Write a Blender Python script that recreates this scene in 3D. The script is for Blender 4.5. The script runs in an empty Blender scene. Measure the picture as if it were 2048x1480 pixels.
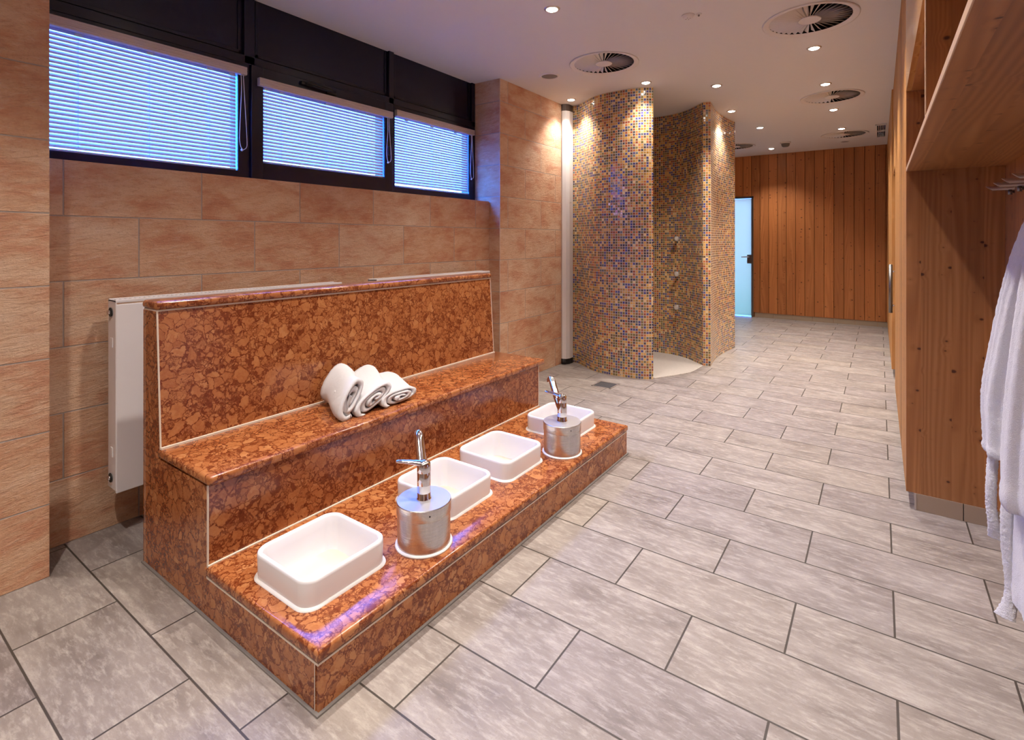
import bpy, bmesh, math, random
from mathutils import Vector, Matrix, noise
random.seed(7)
PI = math.pi
scene = bpy.context.scene
COL = scene.collection

# ------------------------------------------------------------------ helpers
ORG = {}

def link(o):
    COL.objects.link(o)
    return o

def tag(o, label=None, cat=None, group=None, kind=None):
    if label: o['label'] = label
    if cat: o['category'] = cat
    if group: o['group'] = group
    if kind: o['kind'] = kind
    return o

def thing(name, label, cat, loc=(0, 0, 0), group=None, kind=None):
    o = bpy.data.objects.new(name, None)
    o.empty_display_size = 0.1
    link(o)
    o.location = loc
    ORG[o.name] = Vector(loc)
    return tag(o, label, cat, group, kind)

def obj(name, bm, mat, parent=None, smooth=False, local=False, label=None):
    """link a bmesh as one mesh object; bm is in world coordinates unless local"""
    me = bpy.data.meshes.new(name)
    org = ORG[parent.name] if parent is not None else Vector((0, 0, 0))
    if not local and parent is not None:
        bm.transform(Matrix.Translation(-org))
    bmesh.ops.recalc_face_normals(bm, faces=bm.faces)
    bm.to_mesh(me)
    bm.free()
    o = bpy.data.objects.new(name, me)
    if mat is not None: me.materials.append(mat)
    if smooth:
        for p in me.polygons: p.use_smooth = True
    link(o)
    if parent is not None: o.parent = parent
    ORG[o.name] = org
    if label: o['label'] = label
    return o

def auto_smooth(o, ang=35):
    me = o.data
    for p in me.polygons: p.use_smooth = True
    bm = bmesh.new(); bm.from_mesh(me)
    a = math.radians(ang)
    for e in bm.edges:
        if len(e.link_faces) == 2 and e.calc_face_angle(0) > a: e.smooth = False
    bm.to_mesh(me); bm.free()
    return o

def B(): return bmesh.new()

def box(bm, x0, x1, y0, y1, z0, z1, bev=0, seg=2):
    t = bmesh.new()
    bmesh.ops.create_cube(t, size=1)
    for v in t.verts:
        v.co = ((x0 + x1) / 2 + v.co.x * (x1 - x0), (y0 + y1) / 2 + v.co.y * (y1 - y0), (z0 + z1) / 2 + v.co.z * (z1 - z0))
    if bev: bmesh.ops.bevel(t, geom=t.edges[:], offset=bev, segments=seg, profile=0.5, affect='EDGES')
    merge(bm, t)
    return bm

def merge(bm, t):
    me = bpy.data.meshes.new('tmp')
    t.to_mesh(me); t.free()
    bm.from_mesh(me)
    bpy.data.meshes.remove(me)

def prism(bm, poly, axis, a, b):
    """extrude 2D poly along axis; poly coords are the two other axes in xyz order"""
    def mk(p, w):
        if axis == 'X': return (w, p[0], p[1])
        if axis == 'Y': return (p[0], w, p[1])
        return (p[0], p[1], w)
    va = [bm.verts.new(mk(p, a)) for p in poly]
    vb = [bm.verts.new(mk(p, b)) for p in poly]
    n = len(poly)
    for i in range(n):
        bm.faces.new((va[i], va[(i + 1) % n], vb[(i + 1) % n], vb[i]))
    bm.faces.new(va); bm.faces.new(vb[::-1])
    return bm

def lathe(bm, prof, c=(0, 0, 0), seg=48, cap=True):
    rings = []
    for r, z in prof:
        if r < 1e-5:
            rings.append([bm.verts.new((c[0], c[1], c[2] + z))])
        else:
            rings.append([bm.verts.new((c[0] + r * math.cos(2 * PI * i / seg), c[1] + r * math.sin(2 * PI * i / seg), c[2] + z)) for i in range(seg)])
    for A, Bq in zip(rings, rings[1:]):
        for i in range(seg):
            j = (i + 1) % seg
            if len(A) == 1 and len(Bq) == 1: continue
            if len(A) == 1: bm.faces.new((A[0], Bq[j], Bq[i]))
            elif len(Bq) == 1: bm.faces.new((A[i], A[j], Bq[0]))
            else: bm.faces.new((A[i], A[j], Bq[j], Bq[i]))
    return bm

def loft(bm, rings, cap=True, closed=True):
    vs = [[bm.verts.new(p) for p in r] for r in rings]
    for A, Bq in zip(vs, vs[1:]):
        n = len(A)
        for i in range(n if closed else n - 1):
            j = (i + 1) % n
            bm.faces.new((A[i], A[j], Bq[j], Bq[i]))
    if cap:
        bm.faces.new(vs[0][::-1]); bm.faces.new(vs[-1])
    return bm

def tube(bm, pts, r, seg=12, cap=True):
    pts = [Vector(p) for p in pts]
    rr = r if isinstance(r, (list, tuple)) else [r] * len(pts)
    rings = []
    t0 = (pts[1] - pts[0]).normalized()
    up = Vector((0, 0, 1)) if abs(t0.z) < .9 else Vector((1, 0, 0))
    nrm = t0.cross(up).normalized()
    for i, p in enumerate(pts):
        t = (pts[min(i + 1, len(pts) - 1)] - pts[max(i - 1, 0)]).normalized()
        nrm = (nrm - t * nrm.dot(t)).normalized()
        b = t.cross(nrm)
        rings.append([p + (nrm * math.cos(2 * PI * k / seg) + b * math.sin(2 * PI * k / seg)) * rr[i] for k in range(seg)])
    return loft(bm, rings, cap)

def catmull(P, n=8, closed=False):
    P = [Vector(p) for p in P]
    out = []
    m = len(P)
    rng = range(m if closed else m - 1)
    for i in rng:
        p0 = P[(i - 1) % m] if closed or i > 0 else P[0]
        p1 = P[i]; p2 = P[(i + 1) % m]
        p3 = P[(i + 2) % m] if closed or i + 2 < m else P[-1]
        for k in range(n):
            t = k / n
            out.append(0.5 * ((2 * p1) + (p2 - p0) * t + (2 * p0 - 5 * p1 + 4 * p2 - p3) * t * t + (3 * p1 - p0 - 3 * p2 + p3) * t ** 3))
    if not closed: out.append(P[-1])
    return out

def rrect(x0, x1, y0, y1, r, n=8):
    out = []
    for cx, cy, a in ((x1 - r, y1 - r, 0), (x0 + r, y1 - r, 90), (x0 + r, y0 + r, 180), (x1 - r, y0 + r, 270)):
        for k in range(n + 1):
            t = math.radians(a + 90 * k / n)
            out.append((cx + r * math.cos(t), cy + r * math.sin(t)))
    return out

def slab_with_holes(outer, holes, z, half, bev=0):
    """flat slab cut by holes (2D curve fill), returned as a bmesh"""
    cu = bpy.data.curves.new('c', 'CURVE')
    cu.dimensions = '2D'; cu.fill_mode = 'BOTH'
    cu.extrude = max(half - bev, 0); cu.bevel_depth = bev; cu.bevel_resolution = 3
    if bev: cu.offset = -bev
    for L in [outer] + holes:
        s = cu.splines.new('POLY'); s.points.add(len(L) - 1); s.use_cyclic_u = True
        for p, q in zip(s.points, L): p.co = (q[0], q[1], 0, 1)
    o = bpy.data.objects.new('c', cu); COL.objects.link(o)
    dg = bpy.context.evaluated_depsgraph_get()
    me = bpy.data.meshes.new_from_object(o.evaluated_get(dg))
    bm = bmesh.new(); bm.from_mesh(me)
    bmesh.ops.remove_doubles(bm, verts=bm.verts, dist=1e-6)
    bm.transform(Matrix.Translation((0, 0, z)))
    bpy.data.objects.remove(o); bpy.data.curves.remove(cu); bpy.data.meshes.remove(me)
    return bm

def lin(r, g, b):
    f = lambda c: (c / 255) / 12.92 if c <= 10.3 else (((c / 255) + .055) / 1.055) ** 2.4
    return (f(r), f(g), f(b), 1)

# ------------------------------------------------------------------ material graph helper
class G:
    def __init__(s, name):
        s.m = bpy.data.materials.new(name); s.m.use_nodes = True
        s.t = s.m.node_tree; s.N = s.t.nodes; s.L = s.t.links
        s.N.clear()
        s.out = s.N.new('ShaderNodeOutputMaterial')
    def n(s, typ, ins=None, **pr):
        x = s.N.new('ShaderNode' + typ)
        for k, v in pr.items(): setattr(x, k, v)
        for k, v in (ins or {}).items(): s.set(x.inputs[k], v)
        return x
    def set(s, sock, v):
        if isinstance(v, bpy.types.NodeSocket): s.L.new(v, sock)
        elif v is not None: sock.default_value = v
    def m_(s, op, a, b=None, c=None):
        x = s.N.new('ShaderNodeMath'); x.operation = op
        s.set(x.inputs[0], a)
        if b is not None: s.set(x.inputs[1], b)
        if c is not None: s.set(x.inputs[2], c)
        return x.outputs[0]
    def xyz(s, sock):
        x = s.n('SeparateXYZ', {0: sock}); return x.outputs
    def comb(s, x, y, z=0.0):
        return s.n('CombineXYZ', {0: x, 1: y, 2: z}).outputs[0]
    def noise(s, vec, scale=5, detail=4, rough=.55, dist=0):
        x = s.n('TexNoise', {'Vector': vec, 'Scale': scale, 'Detail': detail, 'Roughness': rough, 'Distortion': dist})
        return x.outputs
    def ramp(s, fac, stops, interp='LINEAR'):
        x = s.N.new('ShaderNodeValToRGB'); x.color_ramp.interpolation = interp
        el = x.color_ramp.elements
        while len(el) < len(stops): el.new(.5)
        for e, (p, c) in zip(el, stops): e.position = p; e.color = c
        s.set(x.inputs[0], fac)
        return x.outputs[0]
    def mix(s, fac, a, b, blend='MIX'):
        x = s.N.new('ShaderNodeMix'); x.data_type = 'RGBA'; x.blend_type = blend
        s.set(x.inputs[0], fac); s.set(x.inputs[6], a); s.set(x.inputs[7], b)
        return x.outputs[2]
    def mapr(s, v, a, b, c=0.0, d=1.0, smooth=False):
        x = s.N.new('ShaderNodeMapRange'); x.clamp = True
        if smooth: x.interpolation_type = 'SMOOTHSTEP'
        s.set(x.inputs[0], v)
        for i, q in enumerate((a, b, c, d)): s.set(x.inputs[1 + i], q)
        return x.outputs[0]
    def bump(s, h, strength=.3, dist=.01, normal=None):
        x = s.n('Bump', {'Height': h, 'Strength': strength, 'Distance': dist})
        if normal is not None: s.set(x.inputs['Normal'], normal)
        return x.outputs[0]
    def bsdf(s, color, rough=.5, metal=0.0, normal=None, **kw):
        x = s.N.new('ShaderNodeBsdfPrincipled')
        s.set(x.inputs['Base Color'], color); s.set(x.inputs['Roughness'], rough); s.set(x.inputs['Metallic'], metal)
        if normal is not None: s.set(x.inputs['Normal'], normal)
        for k, v in kw.items(): s.set(x.inputs[k], v)
        s.L.new(x.outputs[0], s.out.inputs[0])
        return x
    def coord(s, which='Object'):
        return s.n('TexCoord').outputs[which]

def tile_nodes(g, u, v, pu, pv, u0, v0, half=True, grout=.003, soft=.0012):
    row = g.m_('FLOOR', g.m_('DIVIDE', g.m_('SUBTRACT', v, v0), pv))
    fv = g.m_('FRACT', g.m_('DIVIDE', g.m_('SUBTRACT', v, v0), pv))
    par = g.m_('FLOORED_MODULO', row, 2.0)
    uu = g.m_('DIVIDE', g.m_('SUBTRACT', u, u0), pu)
    if half: uu = g.m_('ADD', uu, g.m_('MULTIPLY', par, .5))
    col = g.m_('FLOOR', uu); fu = g.m_('FRACT', uu)
    du = g.m_('MULTIPLY', g.m_('MINIMUM', fu, g.m_('SUBTRACT', 1.0, fu)), pu)
    dv = g.m_('MULTIPLY', g.m_('MINIMUM', fv, g.m_('SUBTRACT', 1.0, fv)), pv)
    d = g.m_('MINIMUM', du, dv)
    mask = g.mapr(d, grout / 2, grout / 2 + soft, 1.0, 0.0)      # 1 = grout
    wn = g.n('TexWhiteNoise', {'Vector': g.comb(col, row, 3.7)}, noise_dimensions='3D')
    return mask, wn.outputs['Value'], wn.outputs['Color'], d

def mat_plain(name, rgb, rough=.5, metal=0.0, **kw):
    g = G(name)
    co = g.coord()
    nz = g.noise(co, 18, 3)[0]
    c = tuple(rgb[:3]) + (1,)
    col = g.mix(g.m_('MULTIPLY', nz, .12), c, tuple(q * .8 for q in c[:3]) + (1,))
    g.bsdf(col, g.m_('ADD', rough, g.m_('MULTIPLY', g.m_('SUBTRACT', nz, .5), .06)), metal, **kw)
    return g.m

# ------------------------------------------------------------------ materials
def mat_floor():
    g = G('floor_tile')
    x, y, z = g.xyz(g.coord())
    mask, rnd, rcol, d = tile_nodes(g, x, y, .6055, .2975, .3465, .748, True, .005, .0015)
    off = g.n('VectorMath', {0: rcol, 1: (13, 13, 13)}, operation='MULTIPLY').outputs[0]
    p = g.n('VectorMath', {0: g.comb(g.m_('MULTIPLY', x, 1.0), g.m_('MULTIPLY', y, 2.6), 0.0), 1: off}, operation='ADD').outputs[0]
    s1 = g.noise(p, 3.0, 6, .64, .25)[0]
    s2 = g.noise(g.n('VectorMath', {0: g.comb(g.m_('MULTIPLY', x, 1.0), g.m_('MULTIPLY', y, 3.6), 0.0), 1: off}, operation='ADD').outputs[0], 15, 6, .72, .25)[0]
    fine = g.noise(g.coord(), 160, 3, .7)[0]
    base = g.ramp(s1, [(.30, (.16, .136, .127, 1)), (.44, (.228, .20, .188, 1)), (.56, (.27, .24, .225, 1)), (.72, (.35, .32, .30, 1))])
    base = g.mix(g.mapr(s2, .48, .72, 0.0, .75), base, (.46, .43, .405, 1))
    base = g.mix(g.mapr(s2, .30, .45, .4, 0.0), base, (.19, .165, .155, 1))
    base = g.mix(g.mapr(fine, .25, .42, .55, 0.0), base, (.15, .12, .095, 1))
    tint = g.ramp(rnd, [(0, (.95, .90, .90, 1)), (.5, (1.03, .985, .945, 1)), (1, (1.10, 1.04, .93, 1))])
    base = g.mix(.8, base, tint, 'MULTIPLY')
    col = g.mix(mask, base, (.05, .04, .033, 1))
    h = g.m_('SUBTRACT', g.m_('ADD', g.m_('MULTIPLY', s2, .35), g.m_('MULTIPLY', fine, .25)), g.m_('MULTIPLY', mask, .8))
    g.bsdf(col, g.mapr(s1, .3, .7, .42, .54), 0.0, g.bump(h, .35, .003))
    return g.m

def mat_stone(name, axis, u0, v0=0.0, pu=.5885):
    g = G(name)
    x, y, z = g.xyz(g.coord())
    u = y if axis == 'Y' else x
    mask, rnd, rcol, d = tile_nodes(g, u, z, pu, .298, u0, v0, True, .004, .0016)
    off = g.n('VectorMath', {0: rcol, 1: (9, 9, 9)}, operation='MULTIPLY').outputs[0]
    # slightly slanted bedding
    uu = g.m_('ADD', u, g.m_('MULTIPLY', z, 1.0))
    vv = g.m_('SUBTRACT', g.m_('MULTIPLY', z, 2.3), g.m_('MULTIPLY', u, .45))
    p = g.n('VectorMath', {0: g.comb(uu, vv, 0.0), 1: off}, operation='ADD').outputs[0]
    s1 = g.noise(p, 3.4, 5, .62, .3)[0]
    s2 = g.noise(g.n('VectorMath', {0: g.comb(uu, g.m_('MULTIPLY', vv, 1.7), 0.0), 1: off}, operation='ADD').outputs[0], 14, 6, .72, .4)[0]
    fine = g.noise(g.comb(g.m_('MULTIPLY', u, .55), z, 0.0), 150, 3, .7)[0]
    base = g.ramp(s1, [(.25, (.49, .205, .11, 1)), (.40, (.60, .315, .185, 1)), (.52, (.66, .42, .265, 1)), (.72, (.74, .55, .39, 1))])
    tint = g.ramp(rnd, [(0, (.92, .76, .66, 1)), (.45, (1.0, .93, .87, 1)), (1, (1.02, 1.06, 1.10, 1))])
    base = g.mix(.75, base, tint, 'MULTIPLY')
    base = g.mix(g.mapr(s2, .32, .45, .45, 0.0), base, (.43, .175, .095, 1))
    base = g.mix(g.mapr(s2, .54, .72, 0.0, .5), base, (.78, .60, .45, 1))
    base = g.mix(g.mapr(fine, .30, .45, .45, 0.0), base, (.36, .17, .10, 1))
    col = g.mix(mask, base, (.42, .345, .30, 1))
    h = g.m_('SUBTRACT', g.m_('ADD', s2, g.m_('MULTIPLY', fine, .22)), g.m_('MULTIPLY', mask, .35))
    g.bsdf(col, .55, 0.0, g.bump(h, .8, .012))
    return g.m

def mat_marble():
    g = G('red_marble')
    co = g.coord()
    V = lambda p, vec, k: g.n('VectorMath', {0: p, 1: g.n('VectorMath', {0: g.n('VectorMath', {0: vec, 1: (.5, .5, .5)}, operation='SUBTRACT').outputs[0], 1: (k, k, k)}, operation='MULTIPLY').outputs[0]}, operation='ADD').outputs[0]
    p = V(co, g.noise(co, 11, 3, .6)[1], .07)
    p = V(p, g.noise(co, 42, 3, .6)[1], .026)
    p = V(p, g.noise(co, 130, 2, .6)[1], .007)
    def vor(sc):
        e = g.n('TexVoronoi', {'Vector': p, 'Scale': sc, 'Randomness': 1.0}, feature='DISTANCE_TO_EDGE').outputs['Distance']
        c = g.n('TexVoronoi', {'Vector': p, 'Scale': sc, 'Randomness': 1.0}).outputs['Color']
        return e, g.xyz(c)
    va, ca = vor(21.0); vb, cb = vor(47.0); vc_, cc = vor(95.0)
    lo = g.noise(co, 7, 4, .6)[0]
    # some large cells break up into smaller pebbles, which break up again
    sb = g.mapr(ca[0], .48, .50, 0.0, 1.0)
    sc = g.m_('MULTIPLY', sb, g.mapr(cb[0], .60, .62, 0.0, 1.0))
    th = g.mapr(lo, .35, .68, .012, .075)
    ea = g.mapr(g.m_('SUBTRACT', va, th), -.004, .022, 1.0, 0.0)
    eb = g.m_('MULTIPLY', sb, g.mapr(g.m_('SUBTRACT', vb, g.m_('MULTIPLY', th, 1.2)), -.01, .03, 1.0, 0.0))
    ec = g.m_('MULTIPLY', sc, g.mapr(vc_, .05, .12, 1.0, 0.0))
    e = g.m_('MAXIMUM', ea, g.m_('MAXIMUM', eb, ec))
    e = g.m_('MULTIPLY', e, g.mapr(g.noise(p, 60, 3, .6)[0], .34, .55, .45, 1.0))
    pocket = g.m_('MULTIPLY', sb, g.mapr(cb[1], .88, .90, 0.0, .9))
    e = g.m_('MAXIMUM', e, pocket)
    mott = g.noise(co, 110, 4, .7)[0]
    cid = g.m_('ADD', g.m_('MULTIPLY', ca[1], .55), g.m_('MULTIPLY', cb[2], .45))
    clast = g.ramp(cid, [(.1, (.30, .088, .027, 1)), (.45, (.38, .128, .041, 1)), (.75, (.44, .165, .057, 1)), (1, (.50, .22, .088, 1))])
    clast = g.mix(g.mapr(mott, .38, .68, 0.0, .4), clast, (.50, .22, .085, 1))
    clast = g.mix(g.mapr(g.noise(co, 26, 3, .6)[0], .55, .75, 0.0, .45), clast, (.27, .085, .028, 1))
    dark = g.mix(g.mapr(mott, .35, .65), (.115, .021, .007, 1), (.20, .042, .013, 1))
    col = g.mix(e, clast, dark)
    g.bsdf(col, g.mapr(mott, .3, .7, .15, .23), 0.0, g.bump(mott, .04, .002), **{'Specular IOR Level': .5})
    return g.m

def mat_mosaic(name):
    g = G(name)
    uv = g.xyz(g.coord('UV'))
    mask, rnd, rcol, d = tile_nodes(g, uv[0], uv[1], .0262, .0262, .0, .004, False, .0040, .0008)
    cells = [(.0, lin(216, 162, 78)), (.17, lin(172, 124, 48)), (.28, lin(192, 102, 52)), (.39, lin(150, 62, 36)), (.49, lin(112, 98, 44)),
             (.60, lin(96, 60, 38)), (.68, lin(40, 50, 132)), (.80, lin(20, 24, 62)), (.89, lin(70, 92, 108)), (.94, lin(228, 196, 140))]
    # patches where blue gathers and where ochre gathers
    big = g.noise(g.comb(uv[0], uv[1], 0.0), 4.0, 2)[0]
    r2 = g.m_('FRACT', g.m_('ADD', rnd, 0.0))
    base = g.ramp(g.m_('MINIMUM', g.m_('MULTIPLY', r2, g.mapr(big, .3, .7, .9, 1.06)), .999), cells, 'CONSTANT')
    streak = g.noise(g.n('VectorMath', {0: g.comb(g.m_('MULTIPLY', uv[0], .25), uv[1], 0.0), 1: rcol}, operation='ADD').outputs[0], 190, 3, .6)[0]
    base = g.mix(g.mapr(streak, .35, .7, .0, .4), base, g.mix(.55, base, (.75, .55, .3, 1)))
    col = g.mix(mask, base, lin(208, 192, 168))
    h = g.m_('SUBTRACT', g.m_('MULTIPLY', rnd, .25), mask)
    V = lambda op, a_, b_: g.n('VectorMath', {0: a_, 1: b_}, operation=op).outputs[0]
    tiltv = V('MULTIPLY', V('SUBTRACT', rcol, (.5, .5, .5)), (.11, .11, .11))
    nn = V('NORMALIZE', V('ADD', g.n('NewGeometry').outputs['Normal'], tiltv), (0, 0, 0))
    n = g.bump(h, .35, .002, nn)
    g.bsdf(col, g.mapr(mask, 0, 1, .12, .7), 0.0, n, **{'Specular IOR Level': .6})
    return g.m

def mat_wood(name, across, grain, pitch, off, cols, rough=.42, knots=1.0, tone=.35, groove=0.0, spec=.5):
    g = G(name)
    c = g.xyz(g.coord())
    ax = {'X': c[0], 'Y': c[1], 'Z': c[2]}
    a, l = ax[across], ax[grain]
    third = ax[({'X', 'Y', 'Z'} - {across, grain}).pop()]
    pid = g.m_('FLOOR', g.m_('DIVIDE', g.m_('SUBTRACT', a, off), pitch))
    wn = g.n('TexWhiteNoise', {'Vector': g.comb(pid, 1.3, 2.1)}, noise_dimensions='3D')
    rv, rc = wn.outputs['Value'], wn.outputs['Color']
    lo = g.m_('ADD', l, g.m_('MULTIPLY', rv, 17.0))
    third = g.m_('ADD', third, 0.0)
    # knots: stretched voronoi points
    kvec = g.comb(g.m_('MULTIPLY', a, .72), g.m_('MULTIPLY', lo, .95), g.m_('MULTIPLY', third, .3))
    kv = g.n('TexVoronoi', {'Vector': kvec, 'Scale': 11.5, 'Randomness': 1.0}, voronoi_dimensions='2D')
    kd = kv.outputs['Distance']
    kr = g.xyz(kv.outputs['Color'])[0]
    warp = g.m_('MULTIPLY', g.mapr(kd, 0.0, .40, .022, 0.0, True), g.mapr(kr, .45, .8))
    base = g.comb(g.m_('ADD', g.m_('MULTIPLY', a, 1.0), warp), g.m_('MULTIPLY', lo, .055), g.m_('MULTIPLY', third, 1.0))
    low = g.noise(base, 5, 2, .5)[0]
    rings = g.m_('SINE', g.m_('ADD', g.m_('MULTIPLY', low, 95.0), g.m_('MULTIPLY', a, g.m_('ADD', 120.0, g.m_('MULTIPLY', rv, 160.0)))))
    rstr = g.mapr(g.noise(g.comb(a, g.m_('MULTIPLY', lo, .1), third), 9, 2)[0], .35, .65, .08, .34)
    fib = g.noise(g.comb(a, g.m_('MULTIPLY', lo, .012), third), 420, 3, .6)[0]
    t = g.m_('ADD', g.m_('MULTIPLY', g.mapr(rings, -1.0, 1.0), rstr), g.m_('ADD', g.m_('MULTIPLY', fib, .35), g.m_('MULTIPLY', low, .45)))
    col = g.ramp(t, [(.25, cols[0]), (.55, cols[1]), (.85, cols[2])])
    tv = g.ramp(rv, [(0, (1 - tone, 1 - tone * 1.1, 1 - tone * 1.2, 1)), (1, (1.08, 1.06, 1.02, 1))])
    col = g.mix(1.0, col, tv, 'MULTIPLY')
    if knots:
        size = g.mapr(kr, .40, 1.0, -.03, .095)
        km = g.mapr(g.m_('SUBTRACT', kd, size), -.03, .02, knots, 0.0)
        halo = g.mapr(g.m_('SUBTRACT', kd, size), 0.0, .14, .35, 0.0)
        col = g.mix(halo, col, cols[0])
        col = g.mix(km, col, (.07, .02, .008, 1))
    if groove:
        fr = g.m_('FRACT', g.m_('DIVIDE', g.m_('SUBTRACT', a, off), pitch))
        dg = g.m_('MULTIPLY', g.m_('MINIMUM', fr, g.m_('SUBTRACT', 1.0, fr)), pitch)
        col = g.mix(g.mapr(dg, groove * .5, groove, .85, 0.0), col, (.06, .018, .006, 1))
    g.bsdf(col, g.m_('ADD', rough, g.m_('MULTIPLY', g.m_('SUBTRACT', fib, .5), .12)), 0.0, g.bump(t, .12, .002), **{'Specular IOR Level': spec})
    return g.m

PINE = [(.27, .105, .034, 1), (.38, .165, .056, 1), (.47, .225, .085, 1)]
PINE_EDGE = [(.36, .165, .055, 1), (.48, .24, .085, 1), (.58, .32, .125, 1)]
PINE_DARK = [(.34, .115, .032, 1), (.46, .17, .05, 1), (.55, .225, .075, 1)]

M = {}
M['floor'] = mat_floor()
M['stone_left'] = mat_stone('sandstone_left', 'Y', .745 - .2945)
M['stone_pier'] = mat_stone('sandstone_pier', 'Y', 4.312)
M['stone_near'] = mat_stone('sandstone_near', 'Y', .70, .0)
M['stone_x'] = mat_stone('sandstone_cross', 'X', -2.6)
M['marble'] = mat_marble()
M['mosaic'] = mat_mosaic('glass_mosaic')
M['wood_back'] = mat_wood('spruce_planks', 'X', 'Z', .1402, -2.159, PINE_DARK, .45, 1.0, .25, .004)
M['wood_right'] = mat_wood('pine_planks_right', 'Y', 'Z', .30, 3.392, PINE_EDGE, .6, .8, .2, 0.0, .15)
M['wood_x'] = mat_wood('pine_panel_upright', 'X', 'Z', .12, .112, PINE, .42, 1.0, .12)
M['wood_y'] = mat_wood('pine_panel_back', 'Y', 'Z', .12, .0, PINE, .42, 1.0, .12)
M['wood_shelf'] = mat_wood('pine_shelf_board', 'X', 'Y', .12, .10, PINE, .42, 1.0, .12)
M['wood_fascia'] = mat_wood('pine_fascia_board', 'Z', 'Y', .2, 2.1, PINE_EDGE, .16, .8, .12)
M['wood_edge'] = mat_plain('pine_edge', (.62, .42, .27), .4)
M['plaster'] = mat_plain('ceiling_paint', (.74, .72, .71), .7)
M['plain_wall'] = mat_plain('beige_wall', (.62, .50, .40), .7)
M['dark'] = mat_plain('dark_frame_lacquer', (.006, .0045, .022), .3)
M['black'] = mat_plain('matt_black', (.012, .011, .011), .5)
M['void'] = mat_plain('duct_black', (.006, .006, .006), .8)
M['white'] = mat_plain('white_enamel', (.90, .89, .89), .3)
M['rad'] = mat_plain('radiator_enamel', (.84, .80, .80), .35)
M['ceramic'] = mat_plain('white_ceramic', (.80, .79, .81), .22)
M['grout'] = mat_plain('white_grout', (.70, .60, .50), .7)
M['caulk'] = mat_plain('white_sealant', (.82, .80, .78), .5)
M['greygrout'] = mat_plain('grey_grout', (.20, .18, .165), .7)
M['chrome'] = mat_plain('chrome', (.78, .76, .79), .07, 1.0)
M['steel_dark'] = mat_plain('dark_steel', (.22, .21, .21), .35, 1.0)
M['alu'] = mat_plain('matt_aluminium', (.62, .56, .52), .38, .85)
M['rail'] = mat_plain('blind_rail', (.58, .50, .46), .4, .2)
M['cord'] = mat_plain('white_cord', (.75, .75, .78), .6)
M['vent'] = mat_plain('vent_white', (.74, .70, .67), .45)
M['mesh_grey'] = mat_plain('speaker_mesh', (.16, .14, .125), .6)
M['grate'] = mat_plain('drain_grate', (.06, .06, .066), .5)
M['tilebase'] = mat_plain('base_tile', (.36, .275, .20), .5)

def mat_steel():
    g = G('brushed_steel')
    c = g.xyz(g.coord())
    nz = g.noise(g.comb(g.m_('MULTIPLY', c[0], 3.0), g.m_('MULTIPLY', c[1], 3.0), g.m_('MULTIPLY', c[2], 260.0)), 4, 4, .7)[0]
    cl = g.noise(g.comb(g.m_('MULTIPLY', c[0], 9.0), g.m_('MULTIPLY', c[1], 9.0), g.m_('MULTIPLY', c[2], 1.5)), 6, 4, .6)[0]
    col = g.mix(g.mapr(cl, .35, .7), (.60, .58, .57, 1), (.70, .68, .67, 1))
    g.bsdf(col, g.mapr(nz, .3, .7, .24, .36), 1.0, g.bump(nz, .05, .001), **{'Anisotropic': .5})
    return g.m
M['steel'] = mat_steel()
M['steel_lid'] = mat_plain('satin_steel', (.72, .71, .72), .48, 1.0)

def mat_terry(name, rgb):
    g = G(name)
    co = g.coord()
    n1 = g.noise(co, 420, 3, .7)[0]
    n2 = g.noise(co, 60, 4, .6)[0]
    col = g.mix(g.mapr(n1, .3, .6, .3, 0.0), rgb, tuple(q * .72 for q in rgb[:3]) + (1,))
    h = g.m_('ADD', n1, g.m_('MULTIPLY', n2, .8))
    g.bsdf(col, .95, 0.0, g.bump(h, .8, .006), **{'Sheen Weight': .35, 'Sheen Roughness': .6})
    return g.m
M['terry'] = mat_terry('white_terry', (.90, .89, .91, 1))
M['terry_robe'] = mat_terry('white_terry_robe', (.86, .85, .90, 1))

def mat_pebble():
    g = G('shower_floor_mosaic')
    v = g.n('TexVoronoi', {'Vector': g.coord(), 'Scale': 75.0, 'Randomness': .8}, feature='DISTANCE_TO_EDGE').outputs['Distance']
    vc = g.n('TexVoronoi', {'Vector': g.coord(), 'Scale': 75.0, 'Randomness': .8}).outputs['Color']
    e = g.mapr(v, .03, .12, 1.0, 0.0)
    col = g.mix(g.m_('MULTIPLY', g.xyz(vc)[0], .5), (.62, .57, .53, 1), (.50, .45, .41, 1))
    col = g.mix(e, col, (.30, .26, .23, 1))
    g.bsdf(col, .55, 0.0, g.bump(v, .3, .003))
    return g.m
M['pebble'] = mat_pebble()

def mat_glass():
    g = G('window_glass')
    tr = g.n('BsdfTransparent', {0: (.93, .96, .97, 1)})
    gl = g.n('BsdfGlossy', {'Color': (1, 1, 1, 1), 'Roughness': .02})
    ge = g.n('NewGeometry').outputs
    cs = g.m_('ABSOLUTE', g.n('VectorMath', {0: ge['Normal'], 1: ge['Incoming']}, operation='DOT_PRODUCT').outputs['Value'])
    fr = g.m_('ADD', .04, g.m_('MULTIPLY', .9, g.m_('POWER', g.m_('SUBTRACT', 1.0, cs), 5.0)))
    mx = g.n('MixShader', {0: fr, 1: tr.outputs[0], 2: gl.outputs[0]})
    g.L.new(mx.outputs[0], g.out.inputs[0])
    return g.m
M['glass'] = mat_glass()

def mat_frost():
    g = G('frosted_glass')
    co = g.coord()
    nz = g.noise(co, 300, 2)[0]
    tl = g.n('BsdfTranslucent', {0: (.48, .305, .157, 1)})
    df = g.n('BsdfPrincipled', {'Base Color': (.75, .8, .84, 1), 'Roughness': .35})
    mx = g.n('MixShader', {0: g.mapr(nz, 0.0, 1.0, .16, .20), 1: tl.outputs[0], 2: df.outputs[0]})
    g.L.new(mx.outputs[0], g.out.inputs[0])
    return g.m
M['frost'] = mat_frost()

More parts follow.
